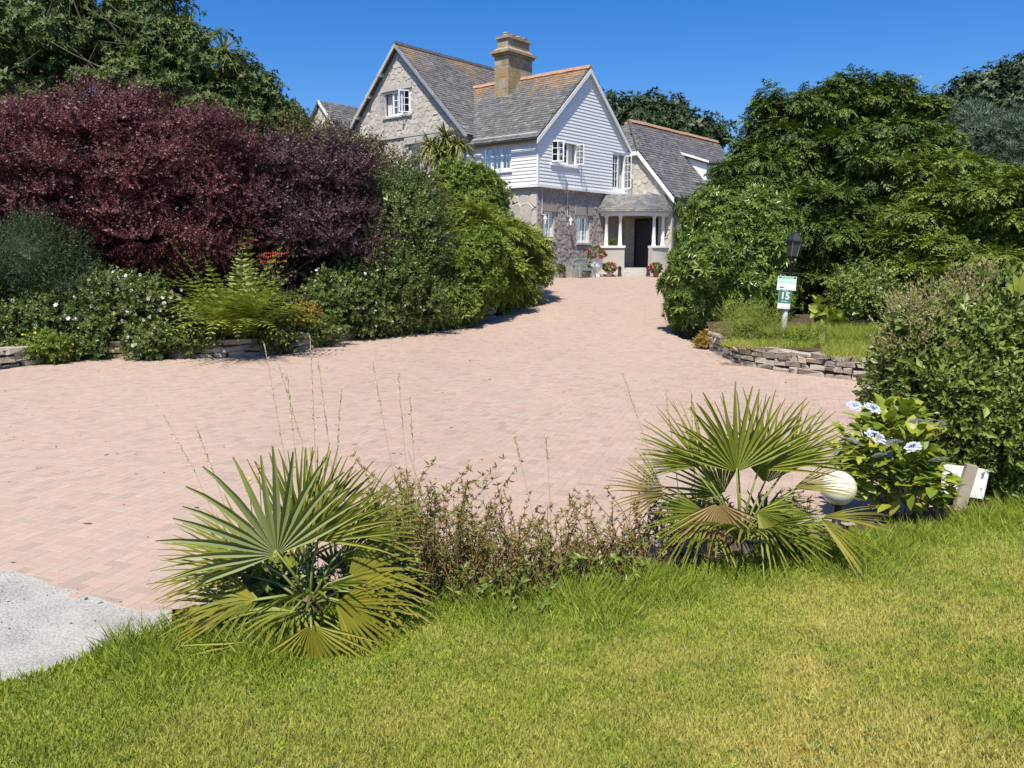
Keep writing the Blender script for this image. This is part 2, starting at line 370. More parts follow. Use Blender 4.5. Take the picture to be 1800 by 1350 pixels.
# herringbone bricks
BW = 0.1; ANG = R(-19); ca, sa = math.cos(ANG), math.sin(ANG)
n = 420; I, J = np.meshgrid(np.arange(-n, n), np.arange(-n, n)); I = I.ravel(); J = J.ravel()
c4 = (I - J) % 4
cx = np.where(c4 == 0, I + 1.0, I + 0.5) * BW; cy = np.where(c4 == 0, J + 0.5, J + 0.0) * BW
ok = (c4 == 0) | (c4 == 2); cx, cy, hz = cx[ok], cy[ok], (c4[ok] == 0)
wx = ca * cx - sa * cy + 0.0; wy = sa * cx + ca * cy + 22.0
ok = (wy > 4.0) & (wy < 43) & (np.abs(wx) < 0.75 * wy + 1.5)
wx, wy, hz = wx[ok], wy[ok], hz[ok]
ok = inpoly(wx, wy, DRIVE); wx, wy, hz = wx[ok], wy[ok], hz[ok]
hl, hw, ch = 0.0986, 0.0486, 0.003                      # half length, half width, chamfer
bt = np.array([[-hl,-hw,-.03],[hl,-hw,-.03],[hl,hw,-.03],[-hl,hw,-.03],[-hl,-hw,-.0028],[hl,-hw,-.0028],[hl,hw,-.0028],[-hl,hw,-.0028],
               [-hl+ch,-hw+ch,0],[hl-ch,-hw+ch,0],[hl-ch,hw-ch,0],[-hl+ch,hw-ch,0]])
bf = np.array([[0,1,5,4],[1,2,6,5],[2,3,7,6],[3,0,4,7],[4,5,9,8],[5,6,10,9],[6,7,11,10],[7,4,8,11],[8,9,10,11]])
pxs, pys, dep = project(np.stack([wx, wy, zd(wy)], -1))
inf = (pxs > 0) & (pxs < 1800) & (pys > 0) & (pys < 1350)
vis = inf & ~((pxs > 290) & (pxs < 700) & (pys > 880)) & ~((pxs > 1140) & (pys > 830))
order = np.argsort(np.where(vis, dep, 1e6)); single = np.zeros(len(wx), bool); single[order[:300]] = True
bz = zd(wy) + rng.normal(0, .0006, len(wx)); tilt = rng.normal(0, .003, (len(wx), 2)); yaw = ANG + np.where(hz, 0, math.pi / 2) + rng.normal(0, .008, len(wx))
slope = (zd(wy + .1) - zd(wy - .1)) / .2
brick_me = np_mesh('brick', bt, bf); brick_me.materials.append(M_brick)
for i in np.where(single)[0]:
    o = bpy.data.objects.new('brick', brick_me); COL.objects.link(o); o.parent = drive
    o.location = (wx[i], wy[i], bz[i]); o.rotation_euler = (tilt[i, 0], tilt[i, 1], yaw[i])
k = np.where(~single)[0]
cyw, syw = np.cos(yaw[k])[:, None], np.sin(yaw[k])[:, None]
VX = bt[None, :, 0] * cyw - bt[None, :, 1] * syw; VY = bt[None, :, 0] * syw + bt[None, :, 1] * cyw
VZ = bt[None, :, 2] + bz[k][:, None] + VY * (slope[k][:, None] + tilt[k, :1]) + VX * tilt[k, 1:]
V = np.stack([VX + wx[k][:, None], VY + wy[k][:, None], VZ], -1).reshape(-1, 3)
F = (bf[None, 4:] + (np.arange(len(k)) * 12)[:, None, None]).reshape(-1, 4)
o = link('brick_paving', np_mesh('brick_paving', V, F, {'var': np.repeat(rng.random(len(k)), 12)}), M_brick, drive); tag(o, kind='stuff')
n = 1500; lx, ly = rng.uniform(-14, 10, n), 4.5 + 30 * rng.random(n) ** 1.3
ok = inpoly(lx, ly, DRIVE); lx, ly = lx[ok], ly[ok]; n = len(lx); la = rng.random(n) * 6.283; ls_ = rng.uniform(.004, .016, n) * np.where(rng.random(n) < .08, 2.2, 1)
V = np.stack([np.stack([lx + np.cos(la + k * 1.571) * ls_ * (1.6 if k % 2 == 0 else .6), ly + np.sin(la + k * 1.571) * ls_ * (1.6 if k % 2 == 0 else .6), zd(ly) + .004 + (.006 if k == 0 else 0) + 0 * lx], -1) for k in range(4)], 1).reshape(-1, 3)
o = link('leaf_litter', np_mesh('leaf_litter', V, np.arange(n * 4).reshape(-1, 4), {'var': np.repeat(rng.random(n), 4)}), surf('litter', [(.10,.075,.05)], var=[(.05,.04,.03), (.16,.11,.06), (.10,.08,.05), (.24,.18,.10)]))
tag(o, 'scattered dry leaf crumbs lying on the paving', 'leaf litter', kind='stuff')
# concrete slab at the lower left
CP = [(-2.40, 4.66), (-3.55, 5.27), (-9, 8.1), (-9, 1.0), (-3.3, 3.15), (-2.42, 3.72), (-2.30, 3.95), (-2.10, 4.28), (-2.05, 4.5)]
CS = [(-2.15, 4.75), (-3.3, 5.42), (-9, 8.5)] + CP[3:]
cs = MB().prism([(x, y, -0.10) for x, y in CS], (0, 0, 0.097)).build('concrete_slab', M_conc); tag(cs, kind='structure')
n = 900; gx, gy = rng.uniform(-4.2, -2.0, n), rng.uniform(3.4, 5.9, n); gd = np.abs((gy - 4.66) + (gx + 2.4) * .53)
ok = inpoly(gx, gy, CP) | ((gd < .12) & (gx < -2.2)); ok &= (rng.random(n) < np.exp(-gd / .35) + .15); gx, gy = gx[ok], gy[ok]; n = len(gx); gr = rng.uniform(.002, .008, n) * np.where(rng.random(n) < .07, 2, 1)
oct_ = np.array([[1, 0, 0], [-1, 0, 0], [0, 1, 0], [0, -1, 0], [0, 0, .8], [0, 0, -.4]]); of = np.array([[0, 2, 4], [2, 1, 4], [1, 3, 4], [3, 0, 4]])
V = (oct_[None] * rng.uniform(.6, 1.4, (n, 6, 1)) * gr[:, None, None] + np.stack([gx, gy, np.full(n, .003)], -1)[:, None, :]).reshape(-1, 3)
o = link('loose_grit', np_mesh('loose_grit', V, (of[None] + (np.arange(n) * 6)[:, None, None]).reshape(-1, 3), {'var': np.repeat(rng.random(n), 6)}), surf('grit', [(.2,.2,.2)], var=[(.12,.115,.11), (.30,.28,.25), (.45,.42,.37), (.22,.17,.12)]))
tag(o, 'loose grit along the broken edge of the concrete', 'grit', kind='stuff')
# lawn and planted strip
lawn = grid_mesh('lawn', np.arange(-6, 13, .2), np.arange(-2.5, 12, .2), z_lawn, M_turf, keep=lambda x, y: (y < y_edge(x) + .1) & ~inpoly(x, y, [(q[0], q[1]) for q in CP]))
tag(lawn, kind='structure')
strip = grid_mesh('planting_strip', np.arange(-2.0, 8, .2), np.arange(3.5, 10, .1), lambda x, y: 0.045 + 0.02 * np.sin(5 * x) * np.sin(4 * y), M_soil,
                  keep=lambda x, y: (y >= y_edge(x) - .15) & (y < np.interp(x, [-2.35, -1.5, 0, 1.6, 3, 4.2, 5, 6.4], [4.66, 4.8, 5.2, 5.7, 6.35, 6.95, 7.4, 8.6]) - .02))
tag(strip, kind='structure')
def bed(name, edge, back, h, mat):
    poly = [(p[0], p[1]) for p in edge] + back
    o = tess_sheet(name, poly, lambda x, y: float(zd(y)) + (h if name.endswith('right') else float(np.interp(y, [21, 25], [h, -.05]))), mat); tag(o, kind='structure'); return o
left_edge = [np.array([p[0], p[1] + .28]) for p in LP]
bed('flower_bed_left', left_edge, [(-3, 40), (-12, 46), (-40, 46), (-40, 12)], 0.34, M_soil)
right_edge = [np.array([RP[4][0] + .5, RP[4][1] + 2.2])] + [np.array([p[0] + .12, p[1] + .2]) for p in RP[4:]]
bed('flower_bed_right', right_edge, [(8.4, 13.5), (14, 17), (30, 20), (40, 40), (12, 40)], 0.42, M_soil)

# grass blades, numpy built
def blades(name, x, y, z, L, W, lean, dry, mat, parent=None):
    n = len(x); a = rng.random(n) * 6.283; b = rng.random(n) * 6.283
    dx, dy = np.cos(a) * W / 2, np.sin(a) * W / 2
    lx, ly = np.cos(b) * L * lean, np.sin(b) * L * lean; h = L * np.sqrt(np.clip(1 - lean**2, .05, 1))
    V = np.empty((n, 4, 3))
    V[:, 0] = np.stack([x - dx, y - dy, z - .01], -1); V[:, 1] = np.stack([x + dx, y + dy, z - .01], -1)
    V[:, 2] = np.stack([x + dx * .75 + lx * .54, y + dy * .75 + ly * .54, z + h * .58], -1); V[:, 3] = np.stack([x + lx, y + ly, z + h], -1)
    o_ = np.arange(n)[:, None] * 4
    T = np.concatenate([o_ + np.array([[0, 1, 2]]), o_ + np.array([[0, 2, 3]])])
    me = np_mesh(name, V.reshape(-1, 3), T, {'var': np.repeat(rng.random(n), 4), 'dry': np.repeat(dry, 4)})
    return link(name, me, mat, parent)
n = 520000
yy = 1.9 + 8.0 * rng.random(n) ** 1.6; xx = (rng.random(n) * 1.5 - .72) * yy + rng.normal(0, .1, n)
y2 = 1.9 + 7.0 * rng.random(70000) ** 1.2; xx = np.r_[xx, (.76 + .55 * rng.random(70000)) * y2 + .1]; yy = np.r_[yy, y2]
ok = (yy < y_edge(xx) + .05) & ~inpoly(xx, yy, CP); xx, yy = xx[ok], yy[ok]
de = y_edge(xx) - yy
longf = np.clip(1 - de / .70 + .35 * np.sin(xx * 3.3) + .2 * np.sin(xx * 9.1 + yy * 5), 0, 1)
ln = .022 + .022 * rng.random(len(xx)) + longf * (.04 + .17 * rng.random(len(xx)) ** 1.5)
o = blades('grass', xx, yy, z_lawn(xx, yy), ln, .0048 + .0036 * rng.random(len(xx)) - .0012 * longf, np.clip(.3 + .6 * rng.random(len(xx)), 0, .93), np.clip((de - .25) / 1.1, 0, 1) * np.clip(.78 + .2 * xx, .3, 1) * (1 - .8 * longf), M_grass)
tag(o, 'short mown lawn grass with yellowed dry patches', 'grass', kind='stuff')
# ------------------------------------------------------------------ the house (local x = along the front, y = along the left side)
TH = R(50)
house = empty('country_house', (HC[0], HC[1], 0), TH)
tag(house, 'granite and white weatherboarded country house with steep slate roofs at the end of the drive', 'house')
HU = np.array([math.cos(TH), math.sin(TH), 0]); HV = np.array([-math.sin(TH), math.cos(TH), 0])
def h2w(p): return HC * [1, 1, 0] + HU * p[0] + HV * p[1] + np.array([0, 0, p[2]])
class Plane:
    """wall plane: 2-D (s, z) to house coordinates; out = outward normal"""
    def __init__(s, kind, c):
        s.k, s.c = kind, c
        s.out = (0, -1, 0) if kind == 'front' else (-1, 0, 0)
    def p(s, a, z, d=0.0):           # d: distance outwards
        return (a, s.c - d, z) if s.k == 'front' else (s.c - d, a, z)
def wall_sheet(pl, poly, holes, name, mat, depth=0.22, parent=house):
    loops = [[Vector((a, z, 0)) for a, z in poly]] + [[Vector((a0, z0, 0)), Vector((a1, z0, 0)), Vector((a1, z1, 0)), Vector((a0, z1, 0))] for a0, a1, z0, z1 in holes]
    tris = tessellate_polygon(loops); flat = [q for l in loops for q in l]
    mb = MB(); mb.add([pl.p(q.x, q.y) for q in flat], tris)
    for a0, a1, z0, z1 in holes:
        c = [(a0, z0), (a1, z0), (a1, z1), (a0, z1)]
        for i in range(4):
            (a, z), (b, w) = c[i], c[(i + 1) % 4]
            mb.add([pl.p(a, z), pl.p(b, w), pl.p(b, w, -depth), pl.p(a, z, -depth)], [(0, 1, 2, 3)])
    return mb.build(name, mat, parent)
def clip_half(poly, n, c):
    out = []
    for i in range(len(poly)):
        a, b = poly[i], poly[(i + 1) % len(poly)]; da = a[0]*n[0] + a[1]*n[1] - c; db = b[0]*n[0] + b[1]*n[1] - c
        if da <= 0: out.append(a)
        if (da < 0 < db) or (db < 0 < da):
            t = da / (da - db); out.append((a[0] + (b[0]-a[0])*t, a[1] + (b[1]-a[1])*t))
    return out
def stones(pl, outer, holes, size, parent, mat, n_single, gap=.010, proud=.022, aspect=1.35, seed=1, skip=None):
    """random rubble: each stone a chamfered Voronoi cell standing proud of the mortar"""
    r = np.random.default_rng(seed)
    a0, a1 = min(p[0] for p in outer), max(p[0] for p in outer); z0, z1 = min(p[1] for p in outer), max(p[1] for p in outer)
    sx, sz = size * aspect, size; pts = []
    for j in range(-1, int((z1 - z0) / sz) + 2):
        for i in range(-1, int((a1 - a0) / sx) + 2):
            pts.append((a0 + (i + .5 + .5 * (j % 2) + r.uniform(-.36, .36)) * sx, z0 + (j + .5 + r.uniform(-.34, .34)) * sz))
    pts = np.array(pts); res = []
    keep = inpoly(pts[:, 0], pts[:, 1], outer)
    for idx in np.where(keep)[0]:
        P = pts[idx]
        if any(h[0] - .02 < P[0] < h[1] + .02 and h[2] - .02 < P[1] < h[3] + .02 for h in holes): continue
        if skip and skip(P): continue
        d = np.hypot((pts[:, 0] - P[0]) / aspect, pts[:, 1] - P[1]); nb = np.argsort(d)[1:13]
        poly = [(P[0] - sx, P[1] - sz), (P[0] + sx, P[1] - sz), (P[0] + sx, P[1] + sz), (P[0] - sx, P[1] + sz)]
        for q in nb:
            Q = pts[q]; nn = Q - P; L = math.hypot(*nn); nn = nn / L
            poly = clip_half(poly, nn, float(nn @ ((P + Q) / 2)) - gap / 2)
            if len(poly) < 3: break
        m = len(outer)
        for i in range(m):            # keep inside the wall outline (convex pieces)
            A, B = np.array(outer[i]), np.array(outer[(i + 1) % m]); e = B - A; nn = np.array([e[1], -e[0]]) / (np.hypot(*e) + 1e-9)
            if nn @ (P - A) < 0 and len(poly) > 2: poly = clip_half(poly, nn, float(nn @ A) - .01)
        for h in holes:
            if len(poly) < 3: break
            if P[0] < h[0] and h[2] - .3 < P[1] < h[3] + .3 and max(p[0] for p in poly) > h[0]: poly = clip_half(poly, (1, 0), h[0] - .01)
            elif P[0] > h[1] and h[2] - .3 < P[1] < h[3] + .3 and min(p[0] for p in poly) < h[1]: poly = clip_half(poly, (-1, 0), -h[1] - .01)
            elif P[1] < h[2] and h[0] - .3 < P[0] < h[1] + .3 and max(p[1] for p in poly) > h[2]: poly = clip_half(poly, (0, 1), h[2] - .01)
            elif P[1] > h[3] and h[0] - .3 < P[0] < h[1] + .3 and min(p[1] for p in poly) < h[3]: poly = clip_half(poly, (0, -1), -h[3] - .01)
        if len(poly) < 3: continue
        c = np.mean(poly, 0); ext = max(p[0] for p in poly) - min(p[0] for p in poly)
        if ext < .06: continue
        pr = proud * r.uniform(.5, 1.5); t = r.uniform(-.12, .12, 2)
        k = len(poly); vs = [pl.p(a, z, -.01) for a, z in poly] + [pl.p(a, z, pr * .55) for a, z in poly]
        for a, z in poly:
            q = c + (np.array([a, z]) - c) * .86; vs.append(pl.p(q[0], q[1], pr + (q[0]-c[0]) * t[0] + (q[1]-c[1]) * t[1]))
        fs = [(i, (i+1) % k, k+(i+1) % k, k+i) for i in range(k)] + [(k+i, k+(i+1) % k, 2*k+(i+1) % k, 2*k+i) for i in range(k)] + [tuple(range(2*k, 3*k))]
        area = abs(sum(poly[i][0]*poly[(i+1) % k][1] - poly[(i+1) % k][0]*poly[i][1] for i in range(k))) / 2
        px, py, _ = project(h2w(pl.p(c[0], c[1])))
        res.append((area, vs, fs, stone_visible(px, py)))
    res.sort(key=lambda q: -(q[0] + (10 if q[3] else 0)))
    for q in res[:n_single]: MB().add(q[1], q[2]).build('stone', mat, parent)
    mb = MB(); va = []
    for q in res[n_single:]: mb.add(q[1], q[2]); va += [r.random()] * len(q[1])
    if mb.v: tag(mb.build('rubble_stones', mat, parent, attrs={'var': va}), kind='stuff')
def stone_visible(px, py):
    if py > 480 or py < 60: return False
    if px < 760: return py < 262 - max(0, (640 - px)) * .4
    if px < 950: return px > 905 and py < 400
    if px < 1060: return py > 325
    return px < 1190 and 265 < py < 440
# ---- clapboards
def boards(pl, zlo, zhi, span, holes, parent, pitch=.15):
    z = zlo; nb = 0
    while z < zhi - .02:
        zt = min(z + pitch * 1.08, zhi); zm = z
        a0, a1 = span(z + pitch * .3)
        if a1 - a0 < .05: break
        segs = [(a0, a1)]
        for h in holes:
            if h[2] - .0 < z + pitch * .5 < h[3]:
                segs = [t for s in segs for t in ((s[0], min(s[1], h[0])), (max(s[0], h[1]), s[1])) if t[1] - t[0] > .03]
        b0, b1 = span(zt)
        for s0, s1 in segs:
            t0 = max(s0, b0) if abs(s0 - a0) < 1e-6 else s0; t1 = min(s1, b1) if abs(s1 - a1) < 1e-6 else s1
            if t1 < t0 + .01: t0, t1 = (s0 + s1) / 2 - .005, (s0 + s1) / 2 + .005
            lo, hi = .038, .012
            vs = [pl.p(s0, z, 0), pl.p(s1, z, 0), pl.p(s1, z, lo), pl.p(s0, z, lo), pl.p(t0, zt, 0), pl.p(t1, zt, 0), pl.p(t1, zt, hi), pl.p(t0, zt, hi)]
            MB().add(vs, [(0,1,2,3), (4,7,6,5), (3,2,6,7), (0,4,5,1), (0,3,7,4), (1,5,6,2)]).build('board', M_white, parent)
        z += pitch; nb += 1
# ---- windows
def window(pl, a0, a1, z0, z1, lights, cols, rows, opened=(), sill=True, inset=.10, sillmat=None, curtain=True, parent=house, outf=.07):
    f = MB(); w = .07
    def bx(mb, x0, x1, y0, y1, d0, d1):
        q = [pl.p(x0, y0, d0), pl.p(x1, y0, d0), pl.p(x1, y1, d0), pl.p(x0, y1, d0), pl.p(x0, y0, d1), pl.p(x1, y0, d1), pl.p(x1, y1, d1), pl.p(x0, y1, d1)]
        mb.add(q, [(0,3,2,1),(4,5,6,7),(0,1,5,4),(1,2,6,5),(2,3,7,6),(3,0,4,7)])
    d0, d1 = -inset, -inset + outf
    bx(f, a0, a1, z0, z0 + w, d0, d1); bx(f, a0, a1, z1 - w, z1, d0, d1)
    bx(f, a0, a0 + w, z0 + w, z1 - w, d0, d1); bx(f, a1 - w, a1, z0 + w, z1 - w, d0, d1)
    win = f.build('window', M_white, parent)
    lw = (a1 - a0) / lights
    for i in range(lights):
        b0, b1 = a0 + i * lw + (w if i == 0 else w * .35), a0 + (i + 1) * lw - (w if i == lights - 1 else w * .35)
        c0, c1 = z0 + w, z1 - w; s = .055
        if i > 0:
            mm = MB(); bx(mm, a0 + i * lw - w * .4, a0 + i * lw + w * .4, c0, c1, d0 + .003, d1 - .003); mm.build('mullion', M_white, win)
        op = i in opened; hinge = b0 if opened and i == 0 else b1; an = R(opened[i]) if op else 0.0
        def tr(x, y, d):
            if not op: return pl.p(x, y, d)
            rr = x - hinge; dd = d - d1
            return pl.p(hinge + rr * math.cos(an) - 0 * dd, y, d1 + dd * math.cos(an) + abs(rr) * math.sin(an))
        def tb(mb, x0, x1, y0, y1, e0, e1):
            q = [tr(x0, y0, e0), tr(x1, y0, e0), tr(x1, y1, e0), tr(x0, y1, e0), tr(x0, y0, e1), tr(x1, y0, e1), tr(x1, y1, e1), tr(x0, y1, e1)]
            mb.add(q, [(0,3,2,1),(4,5,6,7),(0,1,5,4),(1,2,6,5),(2,3,7,6),(3,0,4,7)])
        e0, e1 = (d0 + .015, d1 - .01) if not op else (d1 - .02, d1 + .02)
        cf = MB()
        tb(cf, b0, b1, c0, c0 + s, e0, e1); tb(cf, b0, b1, c1 - s, c1, e0, e1); tb(cf, b0, b0 + s, c0 + s, c1 - s, e0, e1); tb(cf, b1 - s, b1, c0 + s, c1 - s, e0, e1)
        for k in range(1, cols):
            x = b0 + s + (b1 - b0 - 2 * s) * k / cols; tb(cf, x - .014, x + .014, c0 + s, c1 - s, e0 + .006, e1 - .006)
        for k in range(1, rows):
            y = c0 + s + (c1 - c0 - 2 * s) * k / rows; tb(cf, b0 + s, b1 - s, y - .014, y + .014, e0 + .008, e1 - .008)
        cf.build('casement', M_white, win)
        em = (e0 + e1) / 2; pm = MB(); pm.add([tr(b0 + s, c0 + s, em), tr(b1 - s, c0 + s, em), tr(b1 - s, c1 - s, em), tr(b0 + s, c1 - s, em)], [(0, 1, 2, 3)]); pm.build('pane', M_pane, win)
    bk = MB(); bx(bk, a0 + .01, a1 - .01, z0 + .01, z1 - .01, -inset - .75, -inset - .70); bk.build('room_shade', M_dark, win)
    if curtain:
        for s0, s1 in ((a0 + .05, a0 + (a1 - a0) * .2), (a1 - (a1 - a0) * .2, a1 - .05)):
            cu = MB(); nn = 8; vs = []
            for k in range(nn + 1):
                x = s0 + (s1 - s0) * k / nn; dd = -inset - .12 - .025 * (k % 2)
                vs += [pl.p(x, z0 + .05, dd), pl.p(x, z1 - .05, dd)]
            cu.add(vs, [(2*k, 2*k+2, 2*k+3, 2*k+1) for k in range(nn)])
            cu.build('curtain', M_curtain, win)
    if sill:
        sb = MB(); bx(sb, a0 - .08, a1 + .08, z0 - .09, z0 - .004, -inset, .10); sb.build('sill', sillmat or M_white, win)
    return win
# ---- roofs
def slate_roof(name, o, ex, ey, ls, lt, outline, parent, lichen=None, exposure=.19, sw=.27, seed=3, under=.10):
    """o: eave corner, ex: unit vector along the eave, ey: unit vector up the slope; outline: polygon in (s, t)"""
    o, ex, ey = np.array(o, float), np.array(ex, float), np.array(ey, float); nz = np.cross(ex, ey)
    if nz[2] < 0: nz = -nz
    P = [o + ex * s + ey * t for s, t in outline]
    rf = MB().prism([p - nz * .012 for p in P], -nz * under).build(name, M_slate, parent)
    r = np.random.default_rng(seed); V = []; Fa = []; va = []; li = []
    for j in range(int(lt / exposure) + 1):
        s = -r.random() * sw
        while s < ls:
            w = sw * r.uniform(.75, 1.25); t0 = j * exposure + r.normal(0, .008); t1 = min(t0 + exposure * 1.25, lt)
            cs, ct = s + w / 2, t0 + exposure * .5
            if inpoly(np.array([cs]), np.array([ct]), outline)[0]:
                b = len(V); s0, s1 = max(s + .004, 0), min(s + w - .004, ls); lift = .022 + abs(r.normal(0, .005))
                for ss, tt, hh in ((s0, t0, -.004), (s1, t0, -.004), (s0, t0, lift), (s1, t0, lift + r.normal(0, .003)), (s1, t1, .004), (s0, t1, .004)): V.append(o + ex * ss + ey * tt + nz * hh)
                Fa += [(b, b+1, b+3, b+2), (b+2, b+3, b+4, b+5)]; q = r.random(); va += [q] * 6
                l = lichen(cs / ls, ct / lt, r) if lichen else 0.0; li += [l] * 6
            s += w
    so_ = link('slates', np_mesh('slates', np.array(V), np.array(Fa), {'var': va, 'lichen': li}), M_slate, rf); tag(so_, kind='stuff')
    return rf
def ridge_tiles(a, b, parent, L=.45, w=.17, mat=None):
    a, b = np.array(a, float), np.array(b, float); d = b - a; n_ = max(1, int(np.linalg.norm(d) / L)); d /= n_
    dn = d / np.linalg.norm(d); sd = np.cross(dn, [0, 0, 1]); sd /= np.linalg.norm(sd)
    for i in range(n_):
        p = a + d * i + np.array([0, 0, rng.normal(0, .006)]); q = p + d * .97
        vs = [p + sd*w + [0,0,-.13], p + sd*w*.4 + [0,0,.03], p - sd*w*.4 + [0,0,.03], p - sd*w + [0,0,-.13], q + sd*w + [0,0,-.13], q + sd*w*.4 + [0,0,.03], q - sd*w*.4 + [0,0,.03], q - sd*w + [0,0,-.13]]
        MB().add(vs, [(0,1,5,4),(1,2,6,5),(2,3,7,6),(0,3,2,1),(4,5,6,7)]).build('ridge_tile', mat or M_ridge, parent)
def unit(a): a = np.array(a, float); return a / np.linalg.norm(a)
# ---- white weatherboarded block: u 0..7.5, v 0..; eaves 7.46, ridge at u 3.75
WG, EZ, RZ = 7.5, 7.46, 10.80; SL = (RZ - EZ) / (WG / 2)
front, left = Plane('front', 0.0), Plane('left', 0.0)
w_front = [(.95, 2.95, 6.30, 7.36)]; w_fr2 = [(5.95, 7.15, 5.48, 7.25)]; w_left = [(1.50, 3.30, 6.02, 7.16)]
hole_f = w_front + w_fr2
wf = wall_sheet(front, [(0, 5.34), (WG, 5.34), (WG, EZ), (WG / 2, RZ - .02), (0, EZ)], hole_f, 'wall', M_white)
boards(front, 5.34, RZ - .12, lambda z: (.0 if z < EZ else (z - EZ) / SL, WG if z < EZ else WG - (z - EZ) / SL), hole_f, wf)
wl = wall_sheet(left, [(0, 5.34), (4.25, 5.34), (4.25, EZ + .1), (0, EZ + .1)], w_left, 'wall', M_white)
boards(left, 5.34, EZ - .02, lambda z: (0.0, 4.25), w_left, wl)
MB().box(-.045, .05, -.045, .05, 5.32, EZ).build('corner_board', M_white, house)
MB().box(-.03, WG, -.06, .4, 5.22, 5.336).box(-.06, .4, .4, 4.3, 5.22, 5.336).build('jetty_beam', M_white, house)
window(front, *w_front[0], 3, 2, 3, opened={0: 62, 2: 78})
window(front, *w_fr2[0], 2, 2, 4, opened={1: 80}, sill=False)
window(left, *w_left[0], 3, 2, 2)
def lich_ridge(s, t, r): return float(np.clip((t - .72) * 3.0 + r.normal(0, .18) + .35 * math.sin(s * 9), 0, .9))
def lich_main(s, t, r): return float(np.clip((t - .80) * 2.2 + r.normal(0, .16) + .30 * math.sin(s * 14 + 1) * (t > .55), 0, .75))
def lich_low(s, t, r): return float(np.clip((t - .86) * 2.5 + r.normal(0, .1), 0, .5))
OV = .25; vf = -.17; VL = 8.2
eh = EZ - OV * SL
ey = unit((WG / 2 + OV, 0, RZ - eh)); lt = float(np.linalg.norm((WG / 2 + OV, RZ - eh)))
roofw = slate_roof('roof', (-OV, vf, eh + .06), (0, 1, 0), ey, VL - vf, lt, [(0, 0), (4.30 - vf, 0), (7.5 - vf, lt), (0, lt)], house, lich_ridge)
eyr = unit((-(WG / 2 + OV), 0, RZ - eh))
slate_roof('roof', (WG + OV, vf, eh + .06), (0, 1, 0), eyr, VL - vf, lt, [(0, 0), (VL - vf, 0), (VL - vf, lt), (0, lt)], house, lich_ridge, seed=4)
ridge_tiles((WG / 2, vf, RZ + .12), (WG / 2, 7.3, RZ + .12), roofw)
for sg in (0, 1):                     # barge boards and soffits of the white gable
    x0 = -OV if sg == 0 else WG + OV; ap = (WG / 2, vf + .03, RZ - .12)
    MB().prism([(x0, vf - .02, eh - .22), (x0, vf - .02, eh - .02), (WG / 2, vf - .02, RZ - .02), (WG / 2, vf - .02, RZ - .24)], (0, .05, 0)).build('barge_board', M_white, house)
    MB().prism([(x0, vf + .03, eh - .07), (WG / 2, vf + .03, RZ - .07), (WG / 2, .03, RZ - .07), (x0, .03, eh - .07)], (0, 0, -.03)).build('soffit', M_white, house)
MB().tube([(-OV - .06, vf, eh - .02), (-OV - .06, 4.3, eh - .02)], .06, 8).build('gutter', M_gutter, house)
# ---- granite ground storey of that block
lowf = Plane('front', .14); lowl = Plane('left', .14)
wb_ = [(.63, 1.37, 2.92, 4.18), (3.20, 4.25, 2.83, 4.10)]
gf = wall_sheet(lowf, [(.14, .9), (7.6, .9), (7.6, 5.3), (.14, 5.3)], wb_, 'wall', M_mortar)
lint = [(.45, 1.55, 4.2, 4.5), (3.0, 4.45, 4.12, 4.5)]
stones(lowf, [(.14, 1.7), (7.4, 1.7), (7.4, 5.2), (.14, 5.2)], wb_ + lint, .21, gf, M_granite_dark, 110, seed=5, proud=.028, aspect=1.15)
for l in lint: MB().box(l[0], l[1], .06, .3, l[2], l[3]).build('lintel', M_granite_dark, gf)
MB().box(.0, 7.0, .02, .2, 1.0, 1.72).build('plinth', M_dressed, gf)
window(lowf, *wb_[0], 1, 3, 5, inset=.16, sillmat=M_dressed); window(lowf, *wb_[1], 2, 2, 5, inset=.16, sillmat=M_dressed)
gl = wall_sheet(lowl, [(.14, .9), (4.5, .9), (4.5, 5.3), (.14, 5.3)], [], 'wall', M_mortar)
stones(lowl, [(.14, 2.4), (3.0, 2.4), (3.0, 5.2), (.14, 5.2)], [], .42, gl, M_granite, 10, seed=6, proud=.02, aspect=1.8, gap=.012)
# ---- main granite block, gable facing left of the viewer
mg = Plane('left', .12); MV0, MV1, MR, MZ = 4.40, 13.5, 8.96, 12.50
MSL = .99
def mz(v): return MZ - abs(v - MR) * MSL
w_main = [(8.15, 10.15, 9.20, 10.42), (7.50, 8.35, 6.15, 7.72), (5.95, 6.75, 6.05, 7.62)]
gm = wall_sheet(mg, [(MV0, .9), (MV1, .9), (MV1, mz(MV1)), (MR, MZ), (MV0, mz(MV0))], w_main, 'wall', M_mortar)
lint = [(8.0, 10.3, 10.44, 10.74), (7.2, 8.6, 7.74, 8.08), (5.7, 7.0, 7.64, 8.08)]
band = (MV0, MV1, 8.10, 8.24)
stones(mg, [(MV0 + .1, 5.5), (MV1, 5.5), (MV1, mz(MV1) - .05), (MR, MZ - .2), (MV0 + .1, mz(MV0) - .05)], w_main + lint, .23, gm, M_granite, 140, seed=8, skip=lambda P: 8.02 < P[1] < 8.30, proud=.018)
for l in lint: MB().box(.04, .3, l[0], l[1], l[2], l[3]).build('lintel', M_dressed, gm)
MB().box(.02, .3, MV0, MV1, 8.10, 8.24).build('string_course', M_dressed, gm)
window(mg, *w_main[0], 3, 2, 3, opened={0: 58, 2: 70}, sillmat=M_dressed); window(mg, *w_main[1], 1, 2, 4, inset=.14); window(mg, *w_main[2], 1, 2, 4, inset=.14)
MLEN = 9.6; e0 = 4.10; ez0 = mz(e0); ey = unit((0, MR - e0, MZ - ez0)); lt = float(np.hypot(MR - e0, MZ - ez0))
